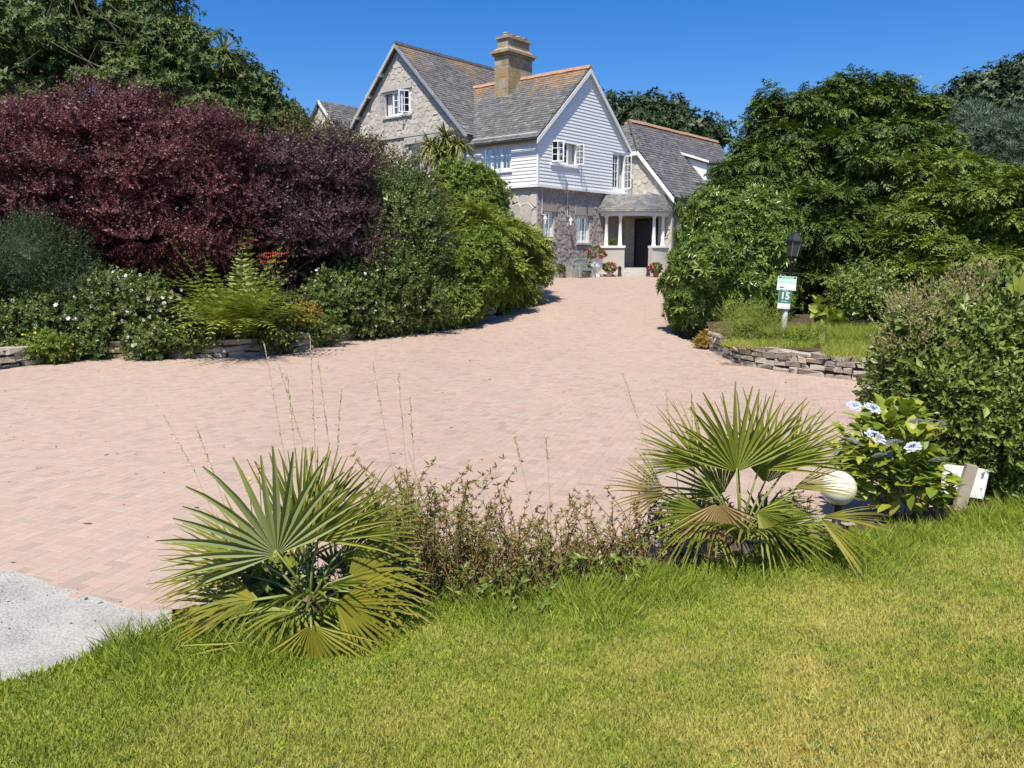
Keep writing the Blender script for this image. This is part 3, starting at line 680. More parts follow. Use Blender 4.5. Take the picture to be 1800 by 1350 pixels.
roofm = slate_roof('roof', (-.14, e0, ez0 + .12), (1, 0, 0), ey, MLEN, lt, [(0, 0), (MLEN, 0), (MLEN, lt), (0, lt)], house, lich_main, seed=9)
e1 = 2 * MR - e0; ey = unit((0, MR - e1, MZ - ez0))
slate_roof('roof', (-.14, e1, ez0 + .12), (1, 0, 0), ey, MLEN, lt, [(0, 0), (MLEN, 0), (MLEN, lt), (0, lt)], house, lich_main, seed=10)
ridge_tiles((-.16, MR, MZ + .18), (MLEN - .2, MR, MZ + .18), roofm, mat=M_slate, w=.14)
for sg in (-1, 1):
    vv = MR + sg * (MR - e0)
    MB().prism([(-.17, vv, ez0 + .12), (-.17, MR, MZ + .12), (-.17, MR, MZ - .08), (-.17, vv, ez0 - .10)], (.07, 0, 0)).build('verge_board', M_lead if sg < 0 else M_dressed, house)
for k in range(5):                    # corbel stones under the far verge
    vv = MR + 1.1 + k * .95; MB().box(-.24, .12, vv, vv + .16, mz(vv) - .22, mz(vv) - .06).build('corbel', M_dressed, gm)
MB().box(-.2, .1, 3.9, 4.5, ez0 - .25, ez0 + .02).build('eaves_box', M_gutter, house)
# ---- small far gable at the left
fg = Plane('left', 1.0); FR_, FZ = 16.6, 10.85
gfar = wall_sheet(fg, [(14.0, .9), (19.2, .9), (19.2, FZ - 2.75), (FR_, FZ), (14.0, FZ - 2.75)], [], 'wall', M_mortar)
stones(fg, [(14.6, 8.2), (18.6, 8.2), (18.6, FZ - 2.2), (FR_, FZ - .15), (14.6, FZ - 2.2)], [], .27, gfar, M_granite, 12, seed=12)
ey = unit((0, 1, 1.06)); lt = 2.9 * math.hypot(1, 1.06)
slate_roof('roof', (.85, FR_ - 2.9, FZ - 2.9 * 1.06 + .1), (1, 0, 0), ey, 6, lt, [(0, 0), (6, 0), (6, lt), (0, lt)], house, None, seed=13)
ey2 = unit((0, -1, 1.06))
slate_roof('roof', (.85, FR_ + 2.9, FZ - 2.9 * 1.06 + .1), (1, 0, 0), ey2, 6, lt, [(0, 0), (6, 0), (6, lt), (0, lt)], house, None, seed=14)
MB().prism([(.83, FR_ - 2.9, FZ - 2.9 * 1.06 + .1), (.83, FR_, FZ + .12), (.83, FR_, FZ - .08), (.83, FR_ - 2.9, FZ - 2.9 * 1.06 - .1)], (.06, 0, 0)).build('verge_board', M_white, house)
# ---- chimney
ch_ = empty('chimney', (0, 0, 0), 0, house)
u0, u1, v0, v1 = 2.70, 4.55, 3.97, 4.86
courses = [9.2, 9.75, 10.3, 10.85, 11.4, 11.86]
for a, b in zip(courses[:-1], courses[1:]):
    MB().box(u0, u1, v0, v1, a, b - .012).build('stack_course', M_chim, ch_)
MB().box(u0 - .08, u1 + .08, v0 - .08, v1 + .08, 11.86, 11.97).box(u0 - .17, u1 + .17, v0 - .17, v1 + .17, 11.97, 12.09).build('corbel_band', M_chim, ch_)
A = [(u0 - .1, v0 - .1, 12.09), (u1 + .1, v0 - .1, 12.09), (u1 + .1, v1 + .1, 12.09), (u0 - .1, v1 + .1, 12.09)]; B = [(u0 + .1, v0 + .1, 12.26), (u1 - .1, v0 + .1, 12.26), (u1 - .1, v1 - .1, 12.26), (u0 + .1, v1 - .1, 12.26)]
MB().add(A + B, [(i, (i+1) % 4, 4 + (i+1) % 4, 4 + i) for i in range(4)] + [(4, 5, 6, 7)]).box(u0 + .1, u1 - .1, v0 + .1, v1 - .1, 12.25, 12.66).build('upper_stack', M_chim, ch_)
MB().box(u0 + .02, u1 - .02, v0 + .02, v1 - .02, 12.66, 12.78).build('cap_slab', M_chim, ch_)
for k in range(4):
    MB().lathe([(.13, 0), (.12, .14), (.15, .16), (.15, .2), (.09, .2)], 12, (u0 + .35 + k * .47, (v0 + v1) / 2, 12.78)).build('chimney_pot', M_chim if k % 2 else M_pot, ch_)
MB().prism([(u0 - .02, v0 - .35, 9.70), (u0 - .02, v1 + .35, 9.70), (u0 - .9, v1 + .45, 8.95), (u0 - .9, v0 - .2, 8.95)], (-.05, 0, .06)).build('lead_apron', M_lead, ch_)
MB().lathe([(.10, 0), (.10, .5), (.16, .5), (.16, .62), (.0, .68)], 12, (5.2, 3.6, 10.6)).build('flue_pipe', M_terra, house)
# ---- right wing with half-hipped gable
wg = Plane('left', 7.6)
WR, WRZ, WE, WEZ = 1.0, 9.10, -2.68, 4.93
ws = (WRZ - WEZ) / (WR - WE)
ww = wall_sheet(wg, [(-2.5, .9), (2.5, .9), (2.5, 7.30), (-.62, 7.30), (-2.5, 5.10)], [], 'wall', M_mortar)
stones(wg, [(-2.48, 1.3), (1.2, 1.3), (1.2, 7.2), (-.60, 7.2), (-2.48, 5.0)], [], .25, ww, M_granite, 28, seed=15, proud=.025)
wfr = Plane('front', -2.5); wwin = [(8.55, 9.45, 3.3, 4.78), (11.2, 12.3, 3.3, 4.7)]
wfw = wall_sheet(wfr, [(7.6, .9), (19, .9), (19, 5.05), (7.6, 5.05)], wwin, 'wall', M_granite_dark)
for q in wwin: window(wfr, *q, 2, 1, 3)
wlen = 12.0; ey = unit((0, WR - WE, WRZ - WEZ)); lt = float(np.hypot(WR - WE, WRZ - WEZ)); th_ = (7.30 - WEZ) / (WRZ - WEZ) * lt
roofwing = slate_roof('roof', (7.40, WE, WEZ + .12), (1, 0, 0), ey, wlen, lt, [(0, 0), (wlen, 0), (wlen, lt), (1.6, lt), (0, th_)], house, lich_low, seed=16)
ey = unit((0, -(WR - WE), WRZ - WEZ))
slate_roof('roof', (7.40, 2 * WR - WE, WEZ + .12), (1, 0, 0), ey, wlen, lt, [(0, 0), (wlen, 0), (wlen, lt), (1.6, lt), (0, th_)], house, lich_low, seed=17)
hv0 = WE + th_ * (WR - WE) / lt; hb = (7.40, hv0, 7.42); eh2 = unit((1.6, 0, WRZ - 7.30)); lh = float(np.hypot(1.6, WRZ - 7.30))
slate_roof('roof', hb, (0, 1, 0), eh2, 2 * (WR - hv0), lh, [(0, 0), (2 * (WR - hv0), 0), (WR - hv0, lh)], house, lich_low, seed=18)
ridge_tiles((9.0, WR, WRZ + .18), (19.3, WR, WRZ + .18), roofwing); ridge_tiles((7.40, hv0, 7.50), (9.0, WR, WRZ + .18), roofwing, mat=M_slate, w=.10)
MB().prism([(7.36, WE, WEZ + .08), (7.36, hv0, 7.38), (7.36, hv0, 7.14), (7.36, WE, WEZ - .16)], (.08, 0, 0)).build('barge_board', M_white, house)
MB().box(7.36, 7.44, hv0, 2 * WR - hv0, 7.20, 7.40).build('fascia', M_white, house)
MB().tube([(7.4, WE - .06, WEZ + .02), (19.4, WE - .06, WEZ + .02)], .06, 8).build('gutter', M_gutter, house)
MB().tube([(7.75, WE - .02, WEZ), (7.75, -2.58, WEZ - .3), (7.75, -2.58, 1.3)], .045, 8).build('downpipe', M_gutter, house)
# dormer on that wing
dm = empty('dormer', (0, 0, 0), 0, house); df = Plane('front', -1.75)
dwin = [(14.1, 15.3, 6.25, 7.0)]
dw = wall_sheet(df, [(12.6, 5.6), (16.4, 5.6), (16.4, 7.22), (12.6, 7.22)], dwin, 'dormer_wall', M_white, parent=dm)
MB().prism([(12.6, -1.75, 5.9), (12.6, -1.75, 7.2), (12.6, 0.1, 7.9)], (.06, 0, 0)).build('dormer_cheek', M_white, dm)
ey = unit((0, 2.2, .75)); lt = 2.35
o0 = np.array([12.45, -1.95, 7.18]); nzv = np.cross([1, 0, 0], ey)
MB().prism([o0, o0 + [4.1, 0, 0], o0 + np.array([4.1, 0, 0]) + ey * lt, o0 + ey * lt], -nzv * .1).build('dormer_roof', M_slate, dm)
MB().prism([o0 + [-.05, 0, -.02], o0 + np.array([-.05, 0, .1]), o0 + np.array([-.05, 0, .1]) + ey * lt, o0 + np.array([-.05, 0, -.02]) + ey * lt], (.05, 0, 0)).build('dormer_barge', M_white, dm)
# ---- quarter-round porch in the inner corner
PC = np.array([7.58, 0.10])
def pp(r, a, z): return (PC[0] - r * math.cos(a), PC[1] - r * math.sin(a), z)
porch = empty('porch', (PC[0], PC[1], 0), 0, house); porch.location = (0, 0, 0)
def ring(r0, r1, a0, a1, z0, z1, n_=14):
    mb = MB()
    for i in range(n_):
        b0, b1 = a0 + (a1 - a0) * i / n_, a0 + (a1 - a0) * (i + 1) / n_
        mb.add([pp(r0, b0, z0), pp(r1, b0, z0), pp(r1, b1, z0), pp(r0, b1, z0), pp(r0, b0, z1), pp(r1, b0, z1), pp(r1, b1, z1), pp(r0, b1, z1)], [(4,5,6,7), (0,3,2,1), (1,2,6,5), (0,4,7,3)] + ([(0,1,5,4)] if i == 0 else []) + ([(2,3,7,6)] if i == n_ - 1 else []))
    return mb
H = math.pi / 2; PR = 2.30
ring(.05, 2.45, .0, H, 1.0, 1.62).build('porch_floor', M_dressed, porch)
ring(2.45, 2.82, .04, H - .03, 1.0, 1.44).build('step', M_dressed, porch); ring(2.82, 3.25, .05, H - .04, 1.0, 1.33).build('step', M_dressed, porch)
A0, A1 = R(30), R(63)
for a, b in ((.0, A0), (A1, H)):
    ring(PR - .2, PR + .12, a, b, 1.62, 2.60, 6).build('pedestal_wall', M_granite, porch)
    ring(PR - .26, PR + .19, a, b + (.02 if a == 0 else 0), 2.60, 2.70, 6).build('coping', M_white, porch)
for a in (R(6), R(24), R(68), R(84)):
    c = pp(PR - .04, a, 2.70)
    MB().lathe([(.115, 0), (.115, .06), (.09, .07), (.092, .5), (.072, 1.34), (.10, 1.37), (.11, 1.46), (0, 1.46)], 14, c).build('column', M_white, porch, smooth=True)
ring(PR - .2, PR + .14, 0, H, 4.14, 4.26).build('beam', M_white, porch); ring(PR - .1, PR + .26, 0, H, 4.26, 4.36).build('cornice', M_white, porch)
ring(.05, PR - .1, 0, H, 4.20, 4.28).build('porch_ceiling', M_wood, porch)
pr = empty('porch_roof', (0, 0, 0), 0, porch)
nrow = 9
for j in range(nrow):
    t0, t1 = j / nrow, (j + 1) / nrow
    f = lambda t: PR + .34 - .48 * t ** 1.35
    z0, z1 = 4.36 + .80 * t0, 4.36 + .80 * t1; mb = MB(); va = []; n_ = 18
    for i in range(n_):
        b0, b1 = H * (i + .03) / n_, H * (i + .97) / n_; off = .5 / n_ * H * (j % 2); b0 = min(b0 + off, H); b1 = min(b1 + off, H)
        mb.add([pp(f(t0) + .028, b0, z0 - .01), pp(f(t0) + .028, b1, z0 - .01), pp(f(t1) + .008, b1, z1 + .01), pp(f(t1) + .008, b0, z1 + .01), pp(f(t0), b0, z0 - .01), pp(f(t0), b1, z0 - .01)], [(0,1,2,3), (0,4,5,1)]); va += [rng.uniform(.65, 1)] * 6
    mb.build('slate_course', M_slate, porch, attrs={'var': va})
pr_ = ring(.05, PR - .14, 0, H, 5.10, 5.17); pr_.build('roof_lead', M_lead, porch)
ring(PR - .18, PR + .27, 0, H, 4.362, 4.368).build('roof_base', M_lead, porch); bpy.data.objects.remove(pr)
ds = MB()
for i in range(14):
    b0, b1 = H * i / 14, H * (i + 1) / 14
    for t0, t1 in ((0, .5), (.5, 1)): ds.add([pp(f(t0) - .01, b0, 4.36 + .8*t0), pp(f(t0) - .01, b1, 4.36 + .8*t0), pp(f(t1) - .01, b1, 4.36 + .8*t1), pp(f(t1) - .01, b0, 4.36 + .8*t1)], [(0, 1, 2, 3)])
ds.build('roof_boarding', M_lead, porch)
porch_shade_panel = MB().box(7.50, 7.57, -1.62, -.55, 1.62, 3.95).build('porch_shade_panel', plain('porch_shade_dark', (.035,.035,.04), .4), porch)  # added dark panel: the shade inside the porch, put into its colour
MB().box(7.47, 7.58, -1.74, -1.62, 1.62, 4.07).box(7.47, 7.58, -.55, -.43, 1.62, 4.07).box(7.47, 7.58, -1.62, -.55, 3.95, 4.07).build('porch_shade_surround', M_dark, porch)  # dark surround widening that painted porch shade

n = 900; yy = 2.0 + 5.5 * rng.random(n) ** 1.3; xx = (rng.random(n) * 1.5 - .72) * yy; ok = (yy < y_edge(xx) - .35) & ~inpoly(xx, yy, CP) & (np.sin(xx * 2.3 + 1) * np.cos(yy * 2.9) > -.1)
xx, yy = xx[ok], yy[ok]; V, F, A = [], [], []
for x, y in zip(xx, yy):
    z = float(z_lawn(x, y)) + .012; q = rng.random()
    for k in range(rng.integers(3, 7)):
        a = rng.random() * 6.283; l, w = rng.uniform(.012, .032), rng.uniform(.008, .014); c_, s_ = math.cos(a), math.sin(a); ox, oy = rng.normal(0, .012, 2); i = len(V)
        V += [(x + ox, y + oy, z), (x + ox + c_ * l * .5 - s_ * w / 2, y + oy + s_ * l * .5 + c_ * w / 2, z + .012), (x + ox + c_ * l, y + oy + s_ * l, z + .006), (x + ox + c_ * l * .5 + s_ * w / 2, y + oy + s_ * l * .5 - c_ * w / 2, z + .012)]; F.append((i, i + 1, i + 2, i + 3)); A += [q] * 4
tag(link('lawn_weeds', np_mesh('lawn_weeds', V, F, {'var': A}), leafmat('weed_leaf', [(.06,.10,.02), (.10,.16,.03), (.16,.22,.04)], .5, .2)), 'small clover and plantain leaves flat in the lawn', 'weeds', kind='stuff')
# ------------------------------------------------------------------ foliage tools
def nrm(a): return a / (np.linalg.norm(a, axis=-1, keepdims=True) + 1e-9)
class Tpl:
    """one sprig, grown along +z; faces all quads, or all triangles where leaves are only a few pixels"""
    def __init__(s, tri=False): s.v = []; s.f = []; s.k = []; s.tri = tri
    def leaf(s, b, d, up, L, W, fold=.15, var=None, bend=0.0, mid=.45):
        b, d, up = np.array(b, float), np.array(d, float), np.array(up, float); d = d / np.linalg.norm(d)
        x = np.cross(d, up); x = x / (np.linalg.norm(x) + 1e-9); n_ = np.cross(x, d)
        i = len(s.v); q = random.random() if var is None else var
        m = b + d * L * mid; t = b + d * L - n_ * bend * L
        if s.tri:
            q0 = b + d * L * .22; s.v += [q0 - x * W * .5 + n_ * fold * W, q0 + x * W * .5 + n_ * fold * W, t]; s.f.append((i, i + 1, i + 2)); s.k += [q] * 3; return
        s.v += [b, m + x * W / 2 + n_ * fold * W, t, m - x * W / 2 + n_ * fold * W]; s.f.append((i, i + 1, i + 2, i + 3)); s.k += [q] * 4
    def big(s, b, d, up, L, W, fold=.18, bend=.15, var=None):
        """ovate leaf: four quads about a midrib"""
        b, d, up = np.array(b, float), np.array(d, float), np.array(up, float); d = d / np.linalg.norm(d)
        x = np.cross(d, up); x = x / (np.linalg.norm(x) + 1e-9); n_ = np.cross(x, d); i = len(s.v); q = random.random() if var is None else var
        P = []
        for t, w in ((0, .06), (.35, 1.0), (.72, .72), (1, .02)):
            c = b + d * L * t - n_ * bend * L * t * t
            P += [c - x * W / 2 * w + n_ * fold * W * w, c, c + x * W / 2 * w + n_ * fold * W * w]
        s.v += P; s.k += [q] * 12
        for r_ in range(3):
            for c_ in range(2):
                a = i + r_ * 3 + c_; s.f.append((a, a + 1, a + 4, a + 3))
    def stem(s, a, b, w, var=.0):
        a, b = np.array(a, float), np.array(b, float); i = len(s.v); x = np.cross(b - a, [.3, 1, .2]); x = x / np.linalg.norm(x) * w / 2
        y = np.cross(b - a, x); y = y / np.linalg.norm(y) * w / 2
        s.v += [a - x, a + x, b + x * .5, b - x * .5, a - y, a + y, b + y * .5, b - y * .5]; s.f += [(i, i+1, i+2, i+3), (i+4, i+5, i+6, i+7)]; s.k += [var] * 8
    def arrays(s): return np.array(s.v), np.array(s.f), np.array(s.k)
def sprig(nl, L, ll, lw, ang=55, jit=.3, stem=0.0, big=False, tri=False):
    t = Tpl(tri)
    if stem: t.stem((0, 0, 0), (0, 0, L), stem, .1)
    for i in range(nl):
        z = L * (i + .5) / nl; a = i * 2.4 + random.uniform(-.5, .5); e = R(ang) * (1.15 - .55 * i / nl) + random.uniform(-jit, jit)
        d = (math.sin(e) * math.cos(a), math.sin(e) * math.sin(a), math.cos(e)); l = ll * random.uniform(.7, 1.2)
        (t.big if big else t.leaf)((0, 0, z), d, (random.uniform(-.3, .3), random.uniform(-.3, .3), 1), l, lw * l / ll)
    return t
def whorl(nl, ll, lw, ang=65, big=False, inner=True, tri=False):
    t = Tpl(tri)
    for i in range(nl):
        a = i * 2.4 + random.uniform(-.2, .2); e = R(ang) * random.uniform(.75, 1.15) if not inner or i % 3 else R(ang) * random.uniform(.2, .5)
        d = (math.sin(e) * math.cos(a), math.sin(e) * math.sin(a), math.cos(e)); l = ll * random.uniform(.75, 1.1) * (1 if i % 3 or not inner else .7)
        (t.big if big else t.leaf)((0, 0, 0), d, (0, 0, 1), l, lw * l / ll, bend=.12)
    return t
def spray(L, nb=7, w=.5, droop=.35, lw=.035, tri=False):
    """flat conifer spray in the x-z plane, y up; tips droop"""
    t = Tpl(tri)
    def pos(z, x): r = math.hypot(z, x) / L; return np.array([x, -droop * L * r * r + random.uniform(-.01, .01), z])
    for i in range(nb):
        z0 = L * i / nb
        for s_ in (-1, 1):
            bl = L * w * (1 - .75 * i / nb) * random.uniform(.75, 1.15); an = R(random.uniform(38, 55)) * s_
            for j in range(2):
                p = pos(z0 + bl * .5 * j * math.cos(an), bl * .5 * j * math.sin(an)); q = pos(z0 + bl * .5 * (j + 1.25) * math.cos(an), bl * .5 * (j + 1.25) * math.sin(an))
                d = q - p; t.leaf(p, d, (0, 1, 0), np.linalg.norm(d), lw * (1.3 if j == 0 else 1), .1, random.uniform(0, .5) if j == 0 else random.uniform(.45, 1))
    p = pos(L * .7, 0); d = pos(L * 1.08, 0) - p; t.leaf(p, d, (0, 1, 0), np.linalg.norm(d), lw, .1)
    return t
def frames(D, mode='roll'):
    D = nrm(D); n = len(D)
    if mode == 'roll':
        U = nrm(rng.normal(size=(n, 3)))
    else:
        U = np.tile([0, 0, 1.0], (n, 1)) + rng.normal(0, .22, (n, 3))
    X = nrm(np.cross(U, D)); Y = np.cross(D, X)
    return np.stack([X, Y, D], -1)
def scatter(name, tpls, P, D, S, mat, parent=None, mode='roll', tint=.55, kind='stuff', varbase=None):
    n = len(P); Rm = frames(D, mode); pick = rng.integers(0, len(tpls), n); Vs = []; Fs = []; As = []; off = 0
    vb = rng.random(n) if varbase is None else varbase
    for t, T in enumerate(tpls):
        i = np.where(pick == t)[0]
        if len(i) == 0: continue
        v, f, k = T.arrays()
        W = np.einsum('nij,kj->nki', Rm[i], v) * np.asarray(S)[i][:, None, None] + P[i][:, None, :]
        Vs.append(W.reshape(-1, 3)); Fs.append((f[None] + (np.arange(len(i)) * len(v))[:, None, None] + off).reshape(-1, f.shape[1])); off += len(i) * len(v)
        As.append((vb[i][:, None] * tint + k[None] * (1 - tint)).ravel())
    o = link(name, np_mesh(name, np.concatenate(Vs), np.concatenate(Fs), {'var': np.concatenate(As)}), mat, parent)
    if kind: tag(o, kind=kind)
    return o
def lobe(px, py, Y, rx, ry, dep=None):
    s = Y / FPX; c = at(px, py, Y); return (c, np.array([rx * s, dep if dep else (rx + ry) / 2 * s * .9, ry * s]))
def crown(lobes, nclump, rc, per, back=.3, lump=.12, up=.25, flat=1.0, zmin=None, inner=.0, spread=.9):
    areas = np.array([(r[0]*r[2] + r[0]*r[1] + r[1]*r[2]) for c, r in lobes]); P, D = [], []; tries = 0
    while len(P) < nclump and tries < 60:
        tries += 1; m = nclump * 2; li = rng.choice(len(lobes), m, p=areas / areas.sum()); d = nrm(rng.normal(size=(m, 3)))
        c = np.array([lobes[i][0] for i in li]); r = np.array([lobes[i][1] for i in li])
        n_ = nrm(d / r); ph = c * 1.7; s_ = 1 + lump * (np.sin(d[:, 0] * 7 + ph[:, 0]) + np.sin(d[:, 1] * 8 + ph[:, 1]) + np.sin(d[:, 2] * 9 + ph[:, 2])) / 2 + rng.normal(0, .035, m) - inner * rng.random(m) ** 2
        q = c + d * r * s_[:, None]; ok = np.ones(m, bool)
        for j, (cj, rj) in enumerate(lobes): ok &= (li == j) | (np.linalg.norm((q - cj) / rj, axis=1) > .86)
        away = (n_ * nrm(q - CAMP)).sum(1); ok &= (away < .25) | (rng.random(m) < back)
        ok &= (n_[:, 2] > -.55) | (rng.random(m) < .4)
        if zmin is not None: ok &= q[:, 2] > zd(q[:, 1]) + zmin
        P += list(q[ok]); D += list(n_[ok])
    P = np.array(P[:nclump]); D = np.array(D[:nclump])
    w = nrm(np.repeat(D, per, 0) + rng.normal(0, spread, (len(P) * per, 3)) * [1, 1, flat]); u = rng.random(len(w)) ** .6
    rcs = np.repeat(rc * rng.uniform(.6, 1.35, len(P)), per)
    Q = np.repeat(P, per, 0) + w * (rcs * u)[:, None] * [1, 1, flat] - np.repeat(D, per, 0) * rc * .3
    dirs = nrm(w + np.array([0, 0, up]))
    vb = np.clip(np.repeat(rng.random(len(P)), per) * .6 + rng.random(len(w)) * .4, 0, 1)
    return Q, dirs, vb
def core(lobes, k, mat, parent, name='inner_foliage', var=.25):
    mb = MB(); va = []
    for c, r in lobes:
        n1, n2 = 16, 9; vs = []
        for j in range(n2 + 1):
            for i in range(n1):
                th, ph = math.pi * j / n2, 2 * math.pi * i / n1; f = k * random.uniform(.86, 1.08)
                vs.append((c[0] + r[0] * f * math.sin(th) * math.cos(ph), c[1] + r[1] * f * math.sin(th) * math.sin(ph), c[2] + r[2] * f * math.cos(th)))
        mb.add(vs, [(j*n1+i, j*n1+(i+1) % n1, (j+1)*n1+(i+1) % n1, (j+1)*n1+i) for j in range(n2) for i in range(n1)])
    o = mb.build(name, mat, parent, attrs={'var': [var] * len(mb.v)}); tag(o, kind='stuff'); return o
def groundz(p): return float(zd(p[1]))
def stems(name, base, lobes, mat, parent, r0, nb=None):
    """tapered trunk or stems from the ground into the lobes"""
    b = Vector(base); o = None
    for i, (c, r) in enumerate(lobes[:nb] if nb else lobes):
        e = Vector(c); p = [b + Vector((random.uniform(-1, 1), random.uniform(-1, 1), 0)) * r0 * 1.2]
        m1 = b.lerp(e, .45) + Vector((random.uniform(-.1, .1), random.uniform(-.1, .1), .08)) * (e - b).length
        p += [b.lerp(m1, .5) + Vector((random.uniform(-1, 1), random.uniform(-1, 1), 0)) * r0, m1, m1.lerp(e, .6), e + Vector((0, 0, r[2] * .4))]
        s_ = r0 * (1 if i == 0 else .6); MB().tube(p, [s_, s_ * .8, s_ * .55, s_ * .35, s_ * .12], 8).build(name if i == 0 else 'limb', mat, parent, smooth=True)
def sublobes(lobes, f=.36, n=9, pad=0.0):
    out = [(c, r * (.80 if not pad else .70)) for c, r in lobes]
    for c, r in lobes:
        for _ in range(n):
            d = nrm(rng.normal(size=3) + [0, -.45, .25]); k = f * rng.uniform(.65, 1.3); out.append((c + d * r * (rng.uniform(.58, .82) if not pad else rng.uniform(.62, .95)), np.maximum(r * k, r.mean() * k * .6) * (np.array([1.25, 1.25, pad]) if pad else 1)))
    return out
def plant(name, label, cat, lobes, tpls, mat, nclump, rc, per, size, group=None, trunk='stem', r0=.05, mode='roll', corek=.66, sub=.34, nsub=12, pad=0.0, **kw):
    c = np.mean([l[0] for l in lobes], 0); b = np.array([c[0], c[1], 0]); b[2] = groundz(b) - .05
    root = empty(name, b); tag(root, label, cat, group)
    big = lobes; lobes2 = sublobes(lobes, sub, nsub, pad) if sub else lobes
    Q, Dr, vb = crown(lobes2, nclump, rc, per, **kw)
    o = scatter('crown' if cat == 'tree' else 'foliage', tpls, Q, Dr, size * rng.uniform(.75, 1.25, len(Q)) * np.where(rng.random(len(Q)) < .06, 1.5, 1), mat, root, mode, varbase=vb); shift(o, b)
    if corek: shift(core(lobes, corek, mat, root), b)
    n0 = set(root.children); stems('trunk' if cat == 'tree' else trunk, b, lobes, M_bark, root, r0, 5)
    for ch in set(root.children) - n0: shift(ch, b)
    return root
def shift(o, b):
    o.location = (-float(b[0]), -float(b[1]), -float(b[2])); return o      # meshes are made in world space: undo the root's offset
S_ = lambda f, *a, n=4, **k: [f(*a, **k) for _ in range(n)]
# ------------------------------------------------------------------ far trees
T_far = S_(whorl, 7, .5, .24, 70, tri=True)
plant('woodland_tree', 'dark rounded tree crown rising behind the right wing of the house', 'tree', [lobe(1150, 232, 75, 75, 42), lobe(1080, 215, 78, 55, 36), lobe(1215, 245, 72, 48, 30)], T_far, L_dark, 700, 1.3, 7, 1.0, r0=.4, corek=.8, group='dark trees far behind')
plant('woodland_tree', 'dark tree crown at the right edge above the blue-green pine', 'tree', [lobe(1750, 215, 55, 95, 75), lobe(1830, 190, 58, 90, 65), lobe(1690, 235, 52, 50, 40)], T_far, L_dark, 900, 1.0, 7, .8, r0=.4, corek=.8, group='dark trees far behind')
plant('pine_tree', 'blue-green pine behind the clipped conifers at the right', 'tree', [lobe(1715, 265, 36, 70, 62), lobe(1790, 290, 35, 70, 60), lobe(1660, 250, 38, 45, 45)], S_(whorl, 12, .34, .04, 45, tri=True), L_pine, 700, .7, 8, 1.0, r0=.2, corek=.75)
# ------------------------------------------------------------------ tall trees at the left
tl = [lobe(90, 70, 27, 190, 165), lobe(240, 60, 27, 120, 110), lobe(320, 130, 26, 90, 85), lobe(60, -60, 28, 170, 110), lobe(20, 170, 25.5, 110, 80), lobe(250, 170, 25, 110, 60), lobe(350, 250, 25, 130, 80), lobe(120, 280, 25, 220, 90)]
t1 = plant('evergreen_tree', 'tall broad evergreen tree with pale twiggy limbs behind the purple shrub', 'tree', tl, S_(whorl, 9, .18, .08, 65, tri=True), L_tree, 1300, .48, 13, 1.0, r0=.22, corek=.55, lump=.2, inner=.25, sub=.26, nsub=18, flat=.7)
for k in range(26):                   # bare twiggy limbs that show among the leaves
    a = at(random.uniform(30, 330), random.uniform(20, 200), 25.0 + random.uniform(-.6, .6)); d = Vector((random.uniform(-1, 1), random.uniform(-.6, -.1), random.uniform(-.1, .9))).normalized() * random.uniform(.8, 1.8)
    p = Vector(a); shift(MB().tube([p - d, p - d * .3 + Vector((0, 0, .08)), p + d * .4, p + d], [.035, .028, .018, .006], 6).build('limb', M_bark, t1, smooth=True), t1.location)
plant('evergreen_tree', 'slender airy evergreen tree with sky showing through, left of the house', 'tree', [lobe(420, 175, 27, 62, 62), lobe(495, 225, 28, 50, 32), lobe(450, 212, 27, 62, 50)], S_(whorl, 8, .18, .07, 65, tri=True), L_tree, 420, .40, 12, 1.0, r0=.1, corek=0, lump=.3, inner=.6)
# cordylines
def cordyline(label, heads, base, ll, lw, nl=70):
    root = empty('cordyline', base); tag(root, label, 'cordyline'); b = np.array(base, float)
    top = np.mean([h[0] for h in heads], 0)
    shift(MB().tube([b, b * .5 + top * .5 + [.05, 0, 0], top - [0, 0, ll * .8]], [.13, .10, .09], 10).build('trunk', M_bark, root, smooth=True), b)
    for c, s in heads:
        shift(MB().tube([top - [0, 0, ll * .8], (top - [0, 0, ll * .8]) * .4 + np.array(c) * .6, c], [.08, .07, .05], 8).build('branch', M_bark, root, smooth=True), b)
        V, F, A = [], [], []
        for k in range(nl):
            a = random.random() * 6.283; e = math.acos(random.uniform(-.35, .98)); d = np.array([math.sin(e) * math.cos(a), math.sin(e) * math.sin(a), math.cos(e)])
            L = ll * s * random.uniform(.75, 1.1); x = np.cross(d, [0, 0, 1.]); x = x / (np.linalg.norm(x) + 1e-6) * lw / 2; i = len(V); q = random.random()
            for t, w in ((0, .7), (.35, 1.), (.7, .8), (1, .05)):
                p = np.array(c) + d * L * t + np.array([0, 0, -.55 * L * t * t * (math.sin(e) + .15)]); V += [p - x * w, p + x * w]; A += [q] * 2
            F += [(i + 2*r_, i + 2*r_ + 1, i + 2*r_ + 3, i + 2*r_ + 2) for r_ in range(3)]
        shift(link('leaf_rosette', np_mesh('leaf_rosette', V, F, {'var': A}), L_cord, root), b)
    return root
b = at(395, 120, 26); cordyline('spiky cordyline head poking out of the tall evergreen tree', [(at(393, 92, 26), .9), (at(335, 45, 26.3), .7)], (b[0], b[1], groundz(b)), .95, .06, 80)
b = at(782, 300, 33.0); cordyline('bushy cordyline with drooping strap leaves in front of the granite gable', [(at(757, 258, 33), 1.0), (at(783, 243, 33.2), 1.0), (at(806, 256, 33), .95), (at(775, 272, 32.7), 1.0), (at(795, 280, 32.8), .9)], (b[0], b[1], groundz(b)), 1.0, .075, 130)
